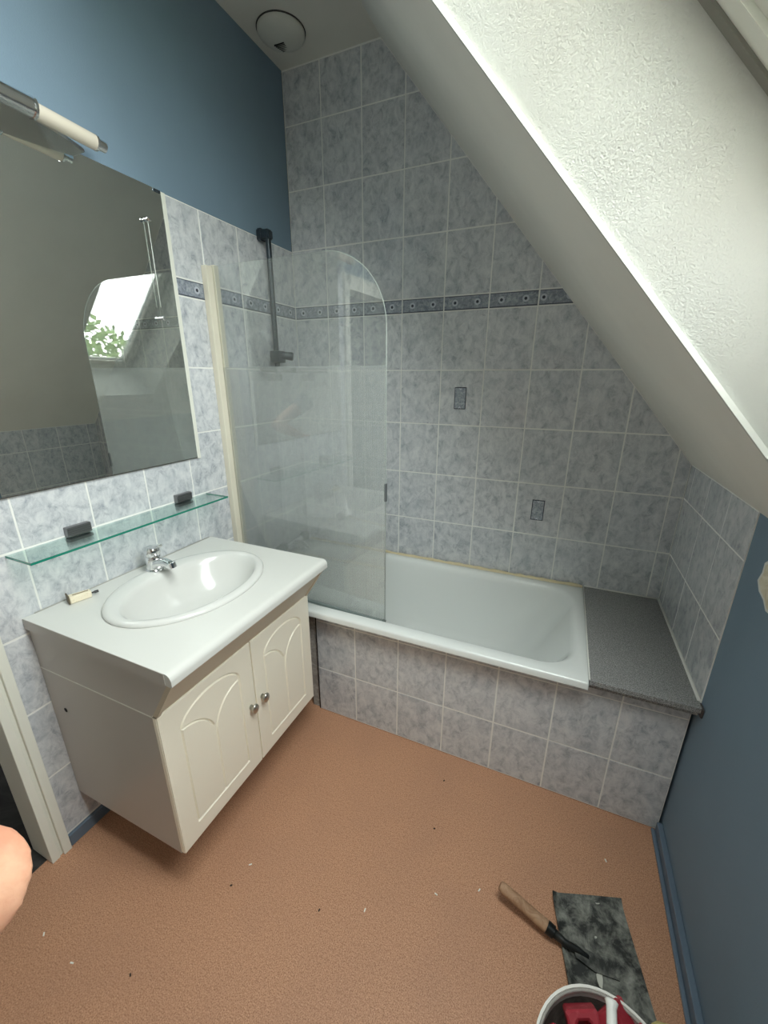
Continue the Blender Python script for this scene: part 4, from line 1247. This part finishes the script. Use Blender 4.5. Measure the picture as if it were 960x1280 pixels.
chip(1.1172, -0.7784, 0.007, 0.004, 4.30, CD, 'dark speck on floor closest to the tiled bath front', 'dark specks on the floor')
# ------------------------------------------------------------------ photographer's arm at the left edge of the view
ARMC = Vector((1.3739, -1.9838, 1.5299))
def armpt(px, py, t):
    return ARMC + (fw + rt2 * ((px - 480) / FPX) - up2 * ((py - 640) / FPX)) * t
el = armpt(-50, 1120, 0.31)
sho = el + Vector((-0.07, -0.27, 0.16))
wri = el + Vector((-0.19, -0.12, -0.10))
ab = BM()
def seg(p, q, ts):
    return [p + (q - p) * t for t in ts]
up_pts = seg(sho, el, (0.0, 0.25, 0.5, 0.75, 0.92))
fo_pts = seg(el, wri, (0.08, 0.25, 0.45, 0.7, 0.92, 1.0))
tube(ab, up_pts + [el] + fo_pts, [0.056, 0.055, 0.051, 0.046, 0.044, 0.045, 0.046, 0.047, 0.043, 0.034, 0.028, 0.027], 20)
fdir = (wri - el).normalized()
side = fdir.cross(Vector((0, 0, 1))).normalized()
dnv = side.cross(fdir).normalized()
tube(ab, [wri - fdir * 0.01, wri + fdir * 0.03, wri + fdir * 0.06, wri + fdir * 0.092], [0.026, 0.030, 0.031, 0.026], 14)
for k, (ofs, ln) in enumerate(((-0.030, 0.070), (-0.010, 0.080), (0.011, 0.075), (0.030, 0.058))):
    r0_ = wri + fdir * 0.075 + side * ofs
    tube(ab, [r0_, r0_ + fdir * ln * 0.45 - dnv * 0.006, r0_ + fdir * ln * 0.78 - dnv * 0.022, r0_ + fdir * ln * 0.95 - dnv * 0.040], [0.0095, 0.009, 0.0082, 0.0068], 10)
t0_ = wri + fdir * 0.022 - side * 0.024
tube(ab, [t0_, t0_ + fdir * 0.028 - side * 0.022 - dnv * 0.008, t0_ + fdir * 0.055 - side * 0.028 - dnv * 0.018], [0.012, 0.0105, 0.008], 10)
pers = tag(obj('person', ab, m_skin(), smooth=True), 'bare bent arm of a person at left edge of the view', 'person')
rm = pers.modifiers.new('fuse', 'REMESH'); rm.mode = 'VOXEL'; rm.voxel_size = 0.004; rm.use_smooth_shade = True
smo = pers.modifiers.new('soft', 'SMOOTH'); smo.factor = 0.5; smo.iterations = 4
slv = BM()
sd = (sho - el).normalized()
tube(slv, [sho - sd * 0.075, sho - sd * 0.02, sho + sd * 0.06], [0.066, 0.068, 0.074], 20)
obj('sleeve', slv, mat('grey_tshirt', lin(84, 88, 96), 0.9), pers, smooth=True)
# ------------------------------------------------------------------ garden tree seen through the roof window
tr_ = thing('garden_tree', (9.5, -6.2, -3.2), 'leafy green tree outside the roof window, seen in mirror', 'tree')
LEAF = m_dirty('tree_leaves', (70, 92, 48), (128, 150, 96), 3, 0.4, 0.7, 0.9)
b = BM(); tube(b, [(9.5, -6.2, -3.2), (9.55, -6.15, -1.0), (9.45, -6.25, 1.0)], [0.22, 0.17, 0.10], 10)
obj('trunk', b, mat('bark', lin(84, 70, 56), 0.9), tr_, smooth=True)
rr = random.Random(11)
b = BM()
for k in range(6000):
    while True:
        p = Vector((rr.uniform(-1, 1), rr.uniform(-1, 1), rr.uniform(-1, 1)))
        if p.length < 1: break
    c = Vector((9.5 + p.x * 2.6, -6.2 + p.y * 2.6, 0.9 + p.z * 2.3))
    s = rr.uniform(0.06, 0.13)
    u = Vector((rr.uniform(-1, 1), rr.uniform(-1, 1), rr.uniform(-1, 1))).normalized()
    w_ = u.orthogonal().normalized()
    b.faces.new([b.verts.new(c + u * s), b.verts.new(c + w_ * s * 0.5), b.verts.new(c - u * s), b.verts.new(c - w_ * s * 0.5)])
me = bpy.data.meshes.new('foliage'); bmesh.ops.translate(b, verts=b.verts, vec=-Vector((9.5, -6.2, -3.2))); b.to_mesh(me); b.free()
me.materials.append(LEAF)
fo = bpy.data.objects.new('foliage', me); COL.objects.link(fo); fo.parent = tr_
fo['kind'] = 'stuff'
tag(obj('garden_lawn', bbox(2.6, 30, -30, 20, -3.3, -3.2), m_speckle('lawn_green', (60, 80, 40), (100, 120, 70), 3, 0.9), world_origin=True), 'unseen lawn added outside below the roof window', kind='structure')  # unseen ground, added to block sky light from below the horizon
